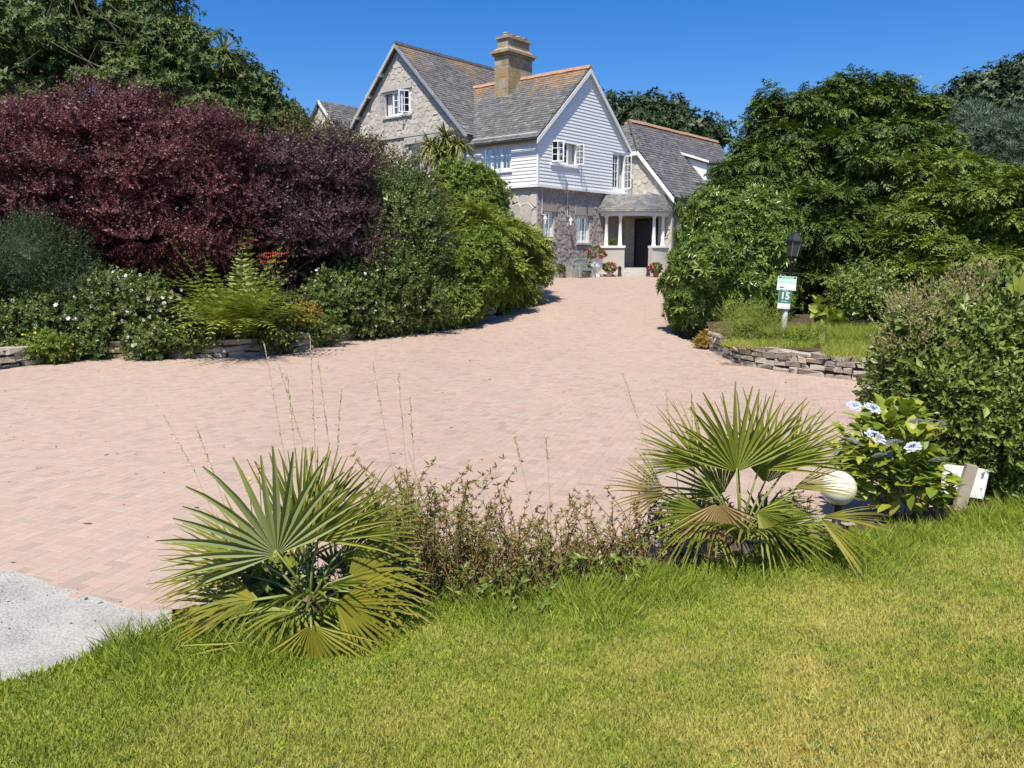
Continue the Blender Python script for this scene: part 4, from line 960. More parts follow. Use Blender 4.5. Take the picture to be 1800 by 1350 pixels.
# ------------------------------------------------------------------ left border shrubs, back to front
T_small = S_(sprig, 12, .30, .08, .045, 60, tri=True); T_ber = S_(sprig, 17, .42, .066, .038, 62, tri=True, n=6)
plant('mixed_shrub', 'auburn and green shrub below the granite gable, left of the cordyline', 'shrub', [lobe(600, 312, 26, 75, 62), lobe(690, 350, 25.5, 60, 62), lobe(535, 268, 27, 65, 45), lobe(640, 390, 24.5, 80, 90), lobe(730, 360, 26, 32, 40)], T_small, L_auburn, 620, .42, 9, 1.15, r0=.07)
plant('pieris_shrub', 'bright yellow-green domed shrub under the white boarded wall', 'shrub', [lobe(815, 350, 29, 62, 56), lobe(852, 402, 28.5, 52, 42), lobe(790, 392, 28, 48, 56)], S_(whorl, 10, .14, .052, 62, tri=True), L_bright, 560, .40, 12, 1.25, r0=.08, lump=.18)
plant('golden_conifer', 'golden juniper with layered feathery sprays beside the drive bend', 'shrub', [lobe(865, 425, 27, 70, 42), lobe(905, 455, 28.5, 50, 55), lobe(830, 415, 25.5, 50, 45), lobe(900, 500, 27.5, 50, 48), lobe(922, 440, 30, 28, 38), lobe(865, 490, 25.5, 55, 60)], S_(spray, .38, 5, .5, .4, .05, tri=True), L_gold, 640, .32, 8, 1.0, r0=.08, mode='up', up=-.2, flat=.45, zmin=0.1)
plant('hedge_shrub', 'dark green leafy shrub between the purple shrub and the laurel', 'shrub', [lobe(715, 430, 22.5, 70, 100), lobe(690, 520, 21.5, 75, 75), lobe(750, 510, 23, 60, 80), lobe(660, 400, 23, 45, 80), lobe(640, 520, 21.5, 60, 65)], T_small, L_mid, 1000, .34, 10, 1.0, r0=.06, zmin=.15, lump=.2)
plant('laurel_shrub', 'glossy light green laurel at the edge of the drive', 'shrub', [lobe(825, 490, 23.5, 58, 68), lobe(800, 540, 22.6, 45, 38), lobe(850, 450, 24, 38, 50)], S_(whorl, 10, .16, .055, 65), L_bright, 420, .30, 9, 1.0, r0=.05, zmin=.1)
plant('purple_berberis', 'darker plum berberis spreading beside the green hedge shrub', 'shrub', [lobe(540, 350, 22, 110, 95), lobe(600, 400, 21.5, 75, 95), lobe(490, 400, 21.5, 80, 90), lobe(560, 480, 22.2, 100, 100)], T_ber, L_purple2, 760, .36, 13, 1.0, r0=.06, lump=.2, zmin=.3, flat=.45, up=.05, sub=.30, nsub=18, corek=.56, pad=.5)
plant('purple_berberis', 'big wine-red berberis with arching sprays at the left', 'shrub', [lobe(110, 320, 20, 170, 130), lobe(290, 305, 20.5, 150, 115), lobe(400, 330, 21, 80, 85), lobe(210, 394, 20.2, 180, 110), lobe(30, 364, 20.3, 130, 110), lobe(360, 429, 20.6, 110, 110), lobe(-60, 340, 20, 110, 110), lobe(240, 499, 20.8, 160, 70), lobe(190, 222, 20.4, 105, 62), lobe(50, 240, 20.2, 75, 50), lobe(330, 245, 21, 62, 48)], T_ber, L_purple, 1400, .38, 15, 1.0, r0=.06, lump=.2, zmin=.3, flat=.42, up=.05, sub=.28, nsub=20, corek=.56, pad=.5)
plant('heath_shrub', 'dark fine-leaved shrub at the left edge below the berberis', 'shrub', [lobe(60, 470, 18, 95, 85), lobe(-20, 500, 17.6, 80, 80), lobe(120, 520, 17.6, 50, 50)], S_(sprig, 18, .34, .04, .016, 45, tri=True), L_dark, 420, .26, 12, 1.0, r0=.04, zmin=.2)
# ------------------------------------------------------------------ right-hand side
cl = [lobe(1500, 310, 24.4, 120, 115), lobe(1395, 290, 24.4, 78, 75), lobe(1332, 325, 24.4, 70, 80), lobe(1285, 378, 25.4, 36, 45), lobe(1590, 288, 24.4, 80, 75), lobe(1470, 430, 23.4, 150, 130), lobe(1360, 440, 23.9, 90, 120), lobe(1560, 450, 23.2, 110, 110),
      lobe(1515, 165, 24.6, 26, 34), lobe(1372, 200, 24.4, 26, 28), lobe(1445, 190, 24.4, 45, 34), lobe(1612, 195, 24.4, 26, 28), lobe(1560, 190, 24.4, 40, 36), lobe(1322, 245, 24.7, 20, 38), lobe(1495, 165, 24.6, 14, 40), lobe(1345, 200, 24.5, 15, 40), lobe(1405, 185, 24.3, 16, 38), lobe(1470, 170, 24.4, 15, 36), lobe(1540, 165, 24.5, 14, 40), lobe(1580, 175, 24.4, 16, 38), lobe(1635, 205, 24.3, 16, 36)]
plant('cypress_tree', 'big dark green cypress with ragged top behind the lamp post', 'tree', cl, S_(spray, .36, 4, .55, .45, .058, n=6, tri=True), L_con, 2500, .32, 11, .80, r0=.16, mode='up', up=-.35, flat=.5, corek=.60, lump=.1, sub=.30, nsub=20, pad=.42)
plant('cypress_tree', 'lighter yellow-green cypress hedge at the right edge', 'tree', [lobe(1690, 400, 20.5, 115, 120), lobe(1790, 400, 20, 90, 95), lobe(1620, 470, 20, 70, 90), lobe(1730, 500, 19.2, 130, 80), lobe(1660, 310, 21.5, 70, 55), lobe(1860, 380, 19.5, 80, 80)], S_(spray, .31, 4, .55, .4, .052, n=6, tri=True), L_con2, 1750, .26, 10, .82, r0=.14, mode='up', up=-.3, flat=.45, corek=.66, lump=.08, sub=.26, nsub=22, pad=.42)
rl = [lobe(1285, 455, 21.9, 105, 100), lobe(1240, 490, 21.4, 72, 85), lobe(1310, 530, 21.3, 80, 60), lobe(1230, 550, 21.4, 50, 42), lobe(1320, 400, 22.3, 60, 60), lobe(1250, 400, 22.1, 50, 50)]
rh = plant('rhododendron', 'glossy rounded rhododendron at the right of the drive', 'shrub', rl, S_(whorl, 11, .17, .05, 72), L_rhodo, 900, .30, 8, 1.0, r0=.07, zmin=.08, corek=.8)
def leaf_parts(root, lobes, n_, L, W, mat, up=.2, name='leaf'):
    """single leaves nearest the viewer, each an object"""
    Q, Dr, vb = crown(lobes, n_ * 3, .06, 1, back=0, up=up, lump=.12)
    px, py, dp = project(Q); ok = np.where((px > 5) & (px < 1795))[0]; ok = ok[np.argsort(dp[ok])][:n_]
    ms = []
    for v in (.25, .5, .75, .95):
        t = Tpl(); t.big((0, 0, 0), (0, 0, 1), (0, 1, .1), L, W, var=v); a, f, k = t.arrays(); me = np_mesh(name, a, f, {'var': k}); me.materials.append(mat); ms.append(me)
    b = np.array(root.location)
    for i in ok:
        d = nrm(Dr[i] + rng.normal(0, .7, 3)); m = frames(d[None], 'up')[0]
        o = bpy.data.objects.new(name, random.choice(ms)); COL.objects.link(o); o.parent = root
        M4 = Matrix(m.tolist()).to_4x4(); s = random.uniform(.8, 1.15); o.rotation_euler = M4.to_euler(); o.scale = (s, s, s); o.location = Vector(Q[i] + nrm(Dr[i]) * .03 - b)
leaf_parts(rh, rl, 200, .17, .05, L_rhodo)
sh = [lobe(1692, 662, 7.6, 120, 110), lobe(1792, 642, 7.6, 120, 120), lobe(1732, 762, 7.2, 120, 110), lobe(1642, 712, 7.5, 85, 85), lobe(1852, 782, 7.2, 110, 110), lobe(1772, 582, 7.9, 100, 70), lobe(1662, 622, 7.8, 70, 55)]
bs = plant('cotoneaster_shrub', 'large dense oval-leaved shrub filling the right foreground edge', 'shrub', sh, S_(sprig, 9, .16, .058, .030, 58, .35, .004, n=6), L_coto, 1050, .12, 8, 1.0, r0=.03, zmin=.05, corek=.84, lump=.10)
leaf_parts(bs, sh, 300, .058, .030, L_coto)
# buff seed heads on top of that shrub
Q, Dr, vb = crown([lobe(1600, 600, 7.5, 45, 75), lobe(1640, 555, 7.7, 60, 45), lobe(1740, 525, 7.9, 80, 40)], 120, .10, 4, up=.8)
shift(tag(scatter('seed_heads', S_(sprig, 8, .12, .035, .012, 35, .3, .003), Q, Dr, rng.uniform(.8, 1.3, len(Q)), L_buff, bs), kind='stuff'), bs.location)
for px, py in ((1625, 500), (1665, 486), (1715, 480), (1690, 500), (1605, 530), (1770, 478)):
    p = at(px, py, 7.7); t = sprig(12, .2, .04, .014, 30, .3, .006); v, f, k = t.arrays()
    o = link('seed_spike', np_mesh('seed_spike', v + [0, 0, -.02], f, {'var': k}), L_buff, bs); o.location = Vector(p - np.array(bs.location)); o.rotation_euler = (random.uniform(-.3, .3), random.uniform(-.4, .4), random.random() * 6)
p0 = at(1792, 520, 7.4); bl = empty('broadleaf_plant', (p0[0], p0[1], .4)); tag(bl, 'pale green broad upright leaves above the big shrub at the right edge', 'plant')
for k, (ax, az, L) in enumerate(((-.35, .9, .22), (.1, 1, .24), (.5, .8, .22), (-.7, .6, .18))):
    t = Tpl(); t.big((0, 0, 0), (ax, -.15, az), (0, -1, .2), L, .085, .1, .12, .7); v, f, kk = t.arrays()
    o = link('leaf', np_mesh('leaf', v, f, {'var': kk}, smooth=True), L_fern, bl); o.location = (0, 0, p0[2] - .4)
MB().tube([(0, 0, -.45), (0, .01, p0[2] - .4)], .012, 6).build('stem', M_twig, bl)
# ------------------------------------------------------------------ dry stone walls
def stone_box(w, h, d, seed):
    r = random.Random(seed); j = lambda s: r.uniform(-s, s)
    V = []
    for z in (0, h):
        for x in (0, w): V.append((x + j(.026), j(.022), z + j(.026)))
    # front ring inset, back ring
    b = [(0 + j(.015), d, 0), (w + j(.015), d, 0), (0, d, h), (w, d, h)]; f = [V[0], V[1], V[2], V[3]]
    cx, cz = w / 2, h / 2; k = r.uniform(.74, .86)
    g = [(cx + (p[0] - cx) * k + j(.012), p[1] - r.uniform(.012, .055), cz + (p[2] - cz) * k + j(.01)) for p in f]
    vs = g + f + b
    fs = [(0, 1, 3, 2), (4, 5, 1, 0), (5, 7, 3, 1), (7, 6, 2, 3), (6, 4, 0, 2), (8, 9, 5, 4), (9, 11, 7, 5), (11, 10, 6, 7), (10, 8, 4, 6)]
    return vs, fs
def stone_wall(label, path, h, ch, depth=.26, lw=(.22, .5)):
    P = [np.array(p[:2]) for p in path]; b = P[0]; root = empty('stone_wall', (b[0], b[1], groundz(b))); tag(root, label, 'wall')
    seg = [np.linalg.norm(P[i + 1] - P[i]) for i in range(len(P) - 1)]; tot = sum(seg); cum = np.r_[0, np.cumsum(seg)]
    def pos(s):
        s = min(max(s, 0), tot - 1e-6); i = int(np.searchsorted(cum, s, 'right') - 1); t = (s - cum[i]) / seg[i]; d = (P[i + 1] - P[i]) / seg[i]
        return P[i] + (P[i + 1] - P[i]) * t, d
    core_ = MB(); z = 0.0; n_ = 0
    while z < h - .05:
        hh = min(ch * random.uniform(.75, 1.25), h - z); s = -random.random() * .2
        while s < tot:
            w = random.uniform(*lw) * (1.15 if z < .1 else .95); w = min(w, tot - s + .05)
            if w < .08: break
            p, d = pos(max(s, 0)); vs, fs = stone_box(w - .02, hh - .016 + random.uniform(-.02, .02), depth, n_); n_ += 1
            o = MB().add(vs, fs).build('stone', M_wallstone, root)
            q, d2 = pos(s + w); dd = (q - p) / (np.linalg.norm(q - p) + 1e-9)
            o.location = (p[0] - b[0], p[1] - b[1], zd(p[1]) - groundz(b) + z - .02); o.rotation_euler = (random.uniform(-.03, .03), random.uniform(-.03, .03), math.atan2(dd[1], dd[0]))
            s += w
        z += hh
    for i in range(len(P) - 1):
        d = (P[i + 1] - P[i]) / seg[i]; nn = np.array([-d[1], d[0]]); a0, a1 = P[i] + nn * .07 - b, P[i + 1] + nn * .07 - b; c0, c1 = a0 + nn * (depth - .02), a1 + nn * (depth - .02); g0, g1 = zd(P[i][1]) - groundz(b) - .08, zd(P[i + 1][1]) - groundz(b) - .08
        core_.add([(*a0, g0), (*a1, g1), (*c1, g1), (*c0, g0), (*a0, g0 + h), (*a1, g1 + h), (*c1, g1 + h), (*c0, g0 + h)], [(0,3,2,1),(4,5,6,7),(0,1,5,4),(2,3,7,6)] + ([(3,0,4,7)] if i == 0 else []) + ([(1,2,6,5)] if i == len(P) - 2 else []))
    core_.build('wall_core', M_soil, root)
    return root
stone_wall('low dry stone wall of pale granite below the lamp post', [RP[4] + [.02, .05, 0], RP[5], RP[6], RP[7], hit(1600, 690)], .44, .13, lw=(.16, .46))
stone_wall('low shaded stone wall along the left flower border', [hit(-60, 655), hit(60, 641), LP[3], LP[4], LP[5], LP[6], LP[7], LP[8], LP[9]], .42, .14, lw=(.25, .6))
# ------------------------------------------------------------------ ferns
def fern_frond(L, W, arch, n_=16):
    t = Tpl(); pts = [np.array([0, L * (s - .10 * s ** 3) * math.sin(arch * (1 - .35 * (1 - s))), L * s * math.cos(arch * (.55 + .6 * s))]) for s in np.linspace(0, 1, n_ + 1)]
    for i in range(n_):
        t.stem(pts[i], pts[i + 1], .012 * (1 - .8 * i / n_), .2)
        if i < 2: continue
        s = i / n_; pl = W * math.sin(math.pi * min(1, .12 + .95 * s) ** .8) * random.uniform(.85, 1.1); d = nrm(pts[i + 1] - pts[i])
        for sg in (-1, 1):
            x = np.array([sg, 0, 0]); dd = nrm(x + d * .45 + np.array([0, 0, -.12])); q = random.random()
            t.leaf(pts[i], dd, np.cross(d, x) * sg, pl, pl * .30, .05, q)
            for k in (.3, .55, .78):        # pinnules make the toothed edge
                for s2 in (-1, 1): t.leaf(pts[i] + dd * pl * k, nrm(dd * .5 + d * s2), np.cross(d, x) * sg, pl * .22 * (1.2 - k), pl * .10, .0, q)
    return t
def fern(label, base, n_, L, mat, arch=(15, 58), W=.16):
    root = empty('fern', base); tag(root, label, 'fern', 'ferns in the borders')
    ms = []
    for k in range(7):
        v, f, q = fern_frond(L * random.uniform(.8, 1.1), W * L, R(arch[0] + (arch[1] - arch[0]) * (k + random.random()) / 7)).arrays()
        me = np_mesh('frond', v, f, {'var': q * .6 + random.random() * .4}); me.materials.append(mat); ms.append(me)
    for i in range(n_):
        o = bpy.data.objects.new('frond', random.choice(ms)); COL.objects.link(o); o.parent = root; s = random.uniform(.6, 1.1)
        a = i * 2.4; o.rotation_euler = (random.uniform(-.35, .2), random.uniform(-.2, .2), a); o.scale = (s, s, s); o.location = (random.uniform(-.15, .15), random.uniform(-.12, .12), 0)
    return root
def onbed(px, py, h=.36):
    p = hit(px, py, h); return (float(p[0]), float(p[1]), float(p[2]) - .03)
p = (*hit(410, 629)[:2] + [0, .42], .40); fern('large bright yellow-green fern spilling over the shaded left wall', (p[0], p[1], p[2]), 150, 2.9, L_fern, W=.11, arch=(14, 82))
fern('small dark fern right of the number sign', onbed(1432, 598, .44), 14, .62, L_fernd); fern('upright fern just left of the number sign post', onbed(1345, 585, .44), 16, .75, L_fernd)
fern('pale fern under the cypress behind the number sign', onbed(1475, 575, .44), 12, .8, L_fernd); fern('small bright fern hanging over the granite wall', onbed(1443, 610, .44), 8, .42, L_fern)
# ------------------------------------------------------------------ small border plants
def low_plant(name, label, lobes, tpls, mat, n_, rc, per, size, group=None, flowers=None):
    r = plant(name, label, 'plant', lobes, tpls, mat, n_, rc, per, size, r0=.012, corek=.55, zmin=.05, group=group, sub=.25)
    if flowers:
        fm, fl, fw, cnt, np_ = flowers; Q, Dr, vb = crown(lobes, cnt, .03, 1, back=0, up=.5)
        t = Tpl()
        for k in range(np_):
            a = 6.283 * k / np_; t.leaf((0, 0, 0), (math.cos(a), math.sin(a), .25), (0, 0, 1), fl, fw, .05)
        v, f, q = t.arrays(); me = np_mesh('flower', v, f, {'var': q}); me.materials.append(fm)
        for i in range(cnt):
            o = bpy.data.objects.new('flower', me); COL.objects.link(o); o.parent = r; o.location = Vector(Q[i] + Dr[i] * random.uniform(.10, .24) - np.array(r.location)); d = nrm(Dr[i] + nrm(CAMP - Q[i]) * .8 + rng.normal(0, .3, 3)); o.rotation_euler = Vector(d).to_track_quat('Z', 'Y').to_euler()
    return r
T_low = S_(sprig, 12, .22, .075, .05, 62, tri=True)
low_plant('anemone_plant', 'white and pale pink anemones on leafy stems beside the big fern', [lobe(225, 535, 17.8, 80, 48), lobe(170, 570, 17.6, 60, 45)], T_low, L_mid, 260, .2, 9, 1.0, 'anemones along the left border', (L_white, .052, .046, 60, 6))
low_plant('anemone_plant', 'sparse pale anemones near the grass at the left edge', [lobe(80, 565, 17.3, 58, 42), lobe(30, 578, 17.2, 50, 38)], T_low, L_mid, 180, .2, 9, 1.0, 'anemones along the left border', (L_white, .06, .052, 14, 6))
low_plant('anemone_plant', 'anemone clump trailing down to the paving in front of the wall', [lobe(265, 603, 17.05, 40, 26)], T_low, L_mid, 80, .14, 9, .9, 'anemones along the left border', (L_white, .045, .04, 7, 6))
low_plant('lysimachia_plant', 'small yellow-flowered plant at the left end of the wall', [lobe(80, 612, 16.3, 32, 18)], T_low, L_bright, 60, .12, 8, .8, None, (L_yellow, .035, .03, 14, 5))
low_plant('border_shrub', 'low leafy green shrub with pinkish flowers right of the fern', [lobe(600, 528, 20.4, 55, 42), lobe(640, 556, 20.8, 45, 32)], T_low, L_mid, 260, .2, 9, 1.0, None, (L_white, .045, .04, 10, 5))
low_plant('orange_foliage_plant', 'orange and green leaved plant at the right foot of the fern', [lobe(540, 556, 18.9, 13, 14)], T_low, L_orange, 26, .12, 7, .7, 'orange-leaved plants')
low_plant('orange_foliage_plant', 'yellow and orange trailing plant on the far end of the left wall', [lobe(680, 565, 21.8, 18, 14)], T_low, L_orange, 40, .12, 7, .8, 'orange-leaved plants')
low_plant('orange_foliage_plant', 'orange flowered plant at the corner of the granite wall by the rhododendron', [lobe(1245, 603, 18.7, 20, 12)], S_(sprig, 10, .14, .05, .03, 60), L_orange, 50, .1, 8, .9, 'orange-leaved plants')
low_plant('heather_shrub', 'golden heather dome on the stone wall left of the number sign', [lobe(1310, 572, 17.2, 38, 26), lobe(1345, 585, 17.0, 28, 20)], S_(sprig, 20, .30, .026, .011, 35, tri=True), L_fern, 150, .14, 8, .9)
low_plant('ivy_plant', 'leafy creeper on top of the granite wall at the lamp foot', [lobe(1410, 606, 16.4, 45, 8), lobe(1300, 604, 16.9, 26, 8)], T_low, L_bright, 90, .08, 7, .6)
low_plant('shade_bush', 'dull olive bush in front of the cypress', [lobe(1510, 515, 18.2, 38, 40), lobe(1540, 545, 18, 40, 35)], T_small, L_coto, 170, .2, 9, .9)
low_plant('gunnera_plant', 'large pale leaf plant between the number sign and the cypress', [lobe(1432, 548, 18.2, 22, 12), lobe(1460, 560, 18, 18, 10)], S_(whorl, 5, .30, .24, 60, big=True), L_fern, 8, .1, 2, 1.0)
low_plant('trailing_plant', 'green leaves trailing over the left wall below the fern', [lobe(345, 600, 17.3, 40, 20), lobe(470, 598, 17.9, 45, 18)], T_low, L_mid, 110, .12, 8, .8)
low_plant('trailing_plant', 'dark leafy cushion hiding the far part of the left wall', [lobe(560, 585, 19.2, 40, 22), lobe(640, 578, 20.4, 40, 20), lobe(730, 570, 21.8, 45, 18)], T_low, L_mid, 150, .14, 8, .9)
low_plant('trailing_plant', 'leafy cushion over the near left end of the wall', [lobe(150, 612, 16.9, 40, 16), lobe(20, 625, 16.2, 40, 16)], T_low, L_mid, 90, .12, 8, .8)
# crocosmia: strap leaves and red spikes
_h = hit(480, 622); b0 = (float(_h[0]), float(_h[1]) + .75, .38); cr = empty('crocosmia', b0); tag(cr, 'red crocosmia spikes above strap leaves behind the fern', 'plant')
V, F, A = [], [], []
for k in range(90):
    a = random.random() * 6.28; l = random.uniform(.7, 1.15); dx, dy = math.cos(a) * random.uniform(.1, .5), math.sin(a) * random.uniform(.1, .3); x0, y0 = random.uniform(-.25, .25), random.uniform(-.15, .15); i = len(V); q = random.random()
    for t, w in ((0, 1), (.5, .9), (1, .05)): V += [(x0 + dx * t * t - .014 * w, y0 + dy * t * t, l * t), (x0 + dx * t * t + .014 * w, y0 + dy * t * t, l * t)]; A += [q, q]
    F += [(i, i+1, i+3, i+2), (i+2, i+3, i+5, i+4)]
tag(link('strap_leaves', np_mesh('strap_leaves', V, F, {'var': A}), L_mid, cr), kind='stuff')
for k, (px, py) in enumerate(((468, 452), (480, 448), (492, 447), (474, 462), (488, 461))):
    q = at(px, py, b0[1] - .05) - np.array(b0); t = Tpl()
    for j in range(9): t.leaf((-.22 + j * .05, 0, .02 * math.sin(j)), (.5, random.uniform(-.5, .5), .7), (0, -1, .3), .06, .024)
    v, f, kk = t.arrays(); o = link('flower_spike', np_mesh('flower_spike', v, f, {'var': kk}), L_red, cr); o.location = Vector(q)
    s_ = MB().tube([(0, 0, 0), (q[0] * .5, q[1] * .5, q[2] * .6), (q[0] - .15, q[1], q[2])], .005, 5).build('flower_stalk', M_twig, cr)
# grass tufts in the right bed and by the left edge
def tuft(name, label, cx, cy, rx, ry, n_, l0, l1, h, dry=.3):
    a = rng.random(n_) * 6.283; r_ = np.sqrt(rng.random(n_)); x = cx + rx * r_ * np.cos(a); y = cy + ry * r_ * np.sin(a)
    o = blades(name, x, y, zd(y) + h, l0 + (l1 - l0) * rng.random(n_), .007 + .004 * rng.random(n_), np.clip(.2 + .6 * rng.random(n_), 0, .9), np.full(n_, dry), M_grass); tag(o, label, 'grass', kind='stuff')
p = onbed(1500, 598, .44); tuft('long_grass', 'long bright grass on the bed above the granite wall', p[0] + .1, p[1] + .45, 1.5, .95, 9000, .10, .40, .43)
p = onbed(1400, 606, .44); tuft('low_grass', 'short weedy grass along the top of the granite wall', p[0] + .7, p[1] + .1, 2.2, .55, 9000, .05, .16, .42, .5)
p = onbed(1535, 622, .44); tuft('low_grass', 'weedy grass at the right end of the granite wall', p[0], p[1] + .1, .9, .6, 4000, .06, .2, .42, .4)
p = hit(30, 628); tuft('verge_grass', 'rough grass verge at the left edge beside the paving', p[0] - .7, p[1] + .3, 1.7, .9, 9000, .06, .2, -.02, .8)
# ------------------------------------------------------------------ fan palms
def fan_blade(Rr, spread, nseg, droop, fold, cup, q0):
    """pleated fan in local axes: +z middle of the fan, +y its face; returns arrays"""
    V, F, A = [], [], []; dphi = 2 * spread / nseg
    for k in range(nseg):
        ph = -spread + (k + .5) * dphi; L = Rr * (.70 + .30 * math.cos(ph * .75)) * random.uniform(.92, 1.06); q = np.clip(q0 + random.uniform(-.22, .22), 0, 1); i = len(V)
        ph2 = ph + random.uniform(-.06, .06); tw = random.uniform(-.09, .09)
        for t in (.04, .36, .58, .82, 1.0):
            r = L * t; hw = r * math.tan(dphi / 2) if t <= .37 else L * .36 * math.tan(dphi / 2) * (1.0 if t < .7 else .85) * (1.04 - t) ** .45 * 1.15
            hw = max(hw, .0012); a = ph if t < .4 else ph + (ph2 - ph) * (t - .36) / .64
            c = np.array([math.sin(a), 0, math.cos(a)]) * r; n_ = np.array([math.cos(a), 0, -math.sin(a)])
            y = cup * r * abs(ph) / spread + tw * r * t
            V += [c - n_ * hw + [0, y + fold * hw, 0], c + [0, y - fold * hw * .6, 0], c + n_ * hw + [0, y + fold * hw, 0]]; qq = 1.0 if t > .99 and random.random() < .6 else (q + .2 if t > .8 else q); A += [min(qq, 1), min(qq * .85, 1), min(qq, 1)]
        for r_ in range(4): F += [(i + 3*r_, i + 3*r_ + 1, i + 3*r_ + 4, i + 3*r_ + 3), (i + 3*r_ + 1, i + 3*r_ + 2, i + 3*r_ + 5, i + 3*r_ + 4)]
    return np.array(V), np.array(F), np.array(A)
def palm(label, crownp, fronds, group):
    root = empty('fan_palm', crownp); tag(root, label, 'palm', group); c = np.array(crownp, float)
    MB().tube([(0, 0, -.06), (.01, .01, .05), (.0, .0, .11), (0, 0, .15)], [.085, .08, .05, .012], 10).build('trunk', M_bark, root, smooth=True)
    for hub, tip, face, Rr, spread, droop, mat, ns in fronds:
        h = np.array(hub, float); ax = nrm(np.array(tip, float) - h); fy = np.array(face, float); fy = nrm(fy - ax * (fy @ ax)); x = np.cross(fy, ax)
        Rr = Rr * 1.22; v, f, a = fan_blade(Rr, R(spread), ns, droop, .75, .16, random.uniform(.3, .7))
        W = v[:, :1] * x + v[:, 1:2] * fy + v[:, 2:] * ax; W[:, 2] -= droop * (np.linalg.norm(v, axis=1) ** 2) / Rr + .10 * Rr * np.clip(np.linalg.norm(v, axis=1) / Rr - .6, 0, 1) ** 2 * 2 * rng.uniform(.3, 1.6)
        o = link('frond', np_mesh('frond', W, f, {'var': a}), mat, root); o.location = Vector(h - c)
        m = (c + [0, 0, .1]) * .5 + h * .5 + [0, 0, .03]
        MB().tube([Vector(c + [0, 0, .08] - h), Vector(m - h), Vector(nrm(ax) * .03)], [.011, .008, .006], 6).build('stalk', L_palmy_plain, o, smooth=True)
    return root
L_palmy_plain = plain('palm_stalk', (.20,.24,.06), .45)
def fr(hx, hy, tx, ty, dy, mat, Y, Rr=.46, spread=75, droop=.12, face=None, dt=0.0, ns=17):
    """hub and tip by eye position at depth Y + dy; dt: how much nearer (-) or farther the tip lies"""
    h = at(hx, hy, Y + dy); t = at(tx, ty, Y + dy + dt); return (h, t, face if face is not None else (0, -.8, .6), Rr, spread, droop, mat, ns)
def rand_fronds(c, n_, mat, r0=.22, Rr=.40, zlo=.15, zhi=.6):
    out = []
    for i in range(n_):
        a = i * 2.4 + .3; e = random.uniform(zlo, zhi); d = np.array([math.cos(a), math.sin(a), e]); h = np.array(c) + nrm(d) * r0 * random.uniform(.9, 1.4) + [0, 0, .12]
        out.append((h, h + d, (-d[0] * .4, -d[1] * .4 - .3, 1.0), Rr * random.uniform(.85, 1.1), random.uniform(60, 85), .2, mat, 15))
    return out
Y = 4.62; cpal = atz(545, 1085, .10)
Y = float(cpal[1])
fl = [fr(487, 975, 440, 860, -.10, L_palmg, Y, .55, 88, .06, (.15, -1, .35)), fr(455, 985, 290, 950, -.02, L_palm, Y, .46, 48, .06, (.1, -.5, .9)), fr(555, 950, 650, 830, .05, L_palm, Y, .50, 52, .05, (-.3, -.9, .4)),
      fr(520, 960, 560, 820, .12, L_palm, Y, .52, 45, .05, (0, -1, .3)), fr(450, 1056, 250, 1062, -.18, L_palmy, Y, .44, 48, .10, (.1, -.45, .9)), fr(612, 1012, 760, 1000, -.08, L_palmy, Y, .40, 80, .18, (.0, -.6, .9)),
      fr(546, 1098, 565, 1200, -.52, L_palmy, Y, .33, 74, .05, (0, -.9, .5), -.03), fr(436, 1128, 420, 1200, -.50, L_palmy, Y, .33, 84, .05, (.1, -.9, .5), -.02), fr(620, 940, 720, 880, .10, L_palm, Y, .42, 45, .08, (-.3, -.7, .7)),
      fr(430, 1010, 265, 960, .05, L_palm, Y, .42, 50, .08, (.1, -.5, .8)), fr(600, 985, 720, 930, .12, L_palm, Y, .44, 55, .1, (-.2, -.7, .7)), fr(590, 1060, 700, 1100, -.35, L_palmy, Y, .36, 60, .1, (0, -.7, .8)), fr(540, 945, 600, 800, .16, L_palm, Y, .50, 50, .05, (0, -1, .3)), fr(405, 1062, 235, 1090, -.12, L_palmy, Y, .36, 42, .10, (.1, -.5, .9)), fr(500, 1010, 330, 1040, .10, L_palm, Y, .42, 55, .12, (.1, -.4, .9)), fr(650, 1040, 745, 1045, .02, L_palm, Y, .34, 60, .25, (0, -.5, .9))]
palm('fan palm with a grey-green central fan in the left foreground', tuple(cpal), fl + rand_fronds(cpal, 9, L_palm, Rr=.36, zlo=-.05, zhi=.55), 'fan palms on the lawn edge')
cpr = atz(1300, 975, .10); Y = float(cpr[1])
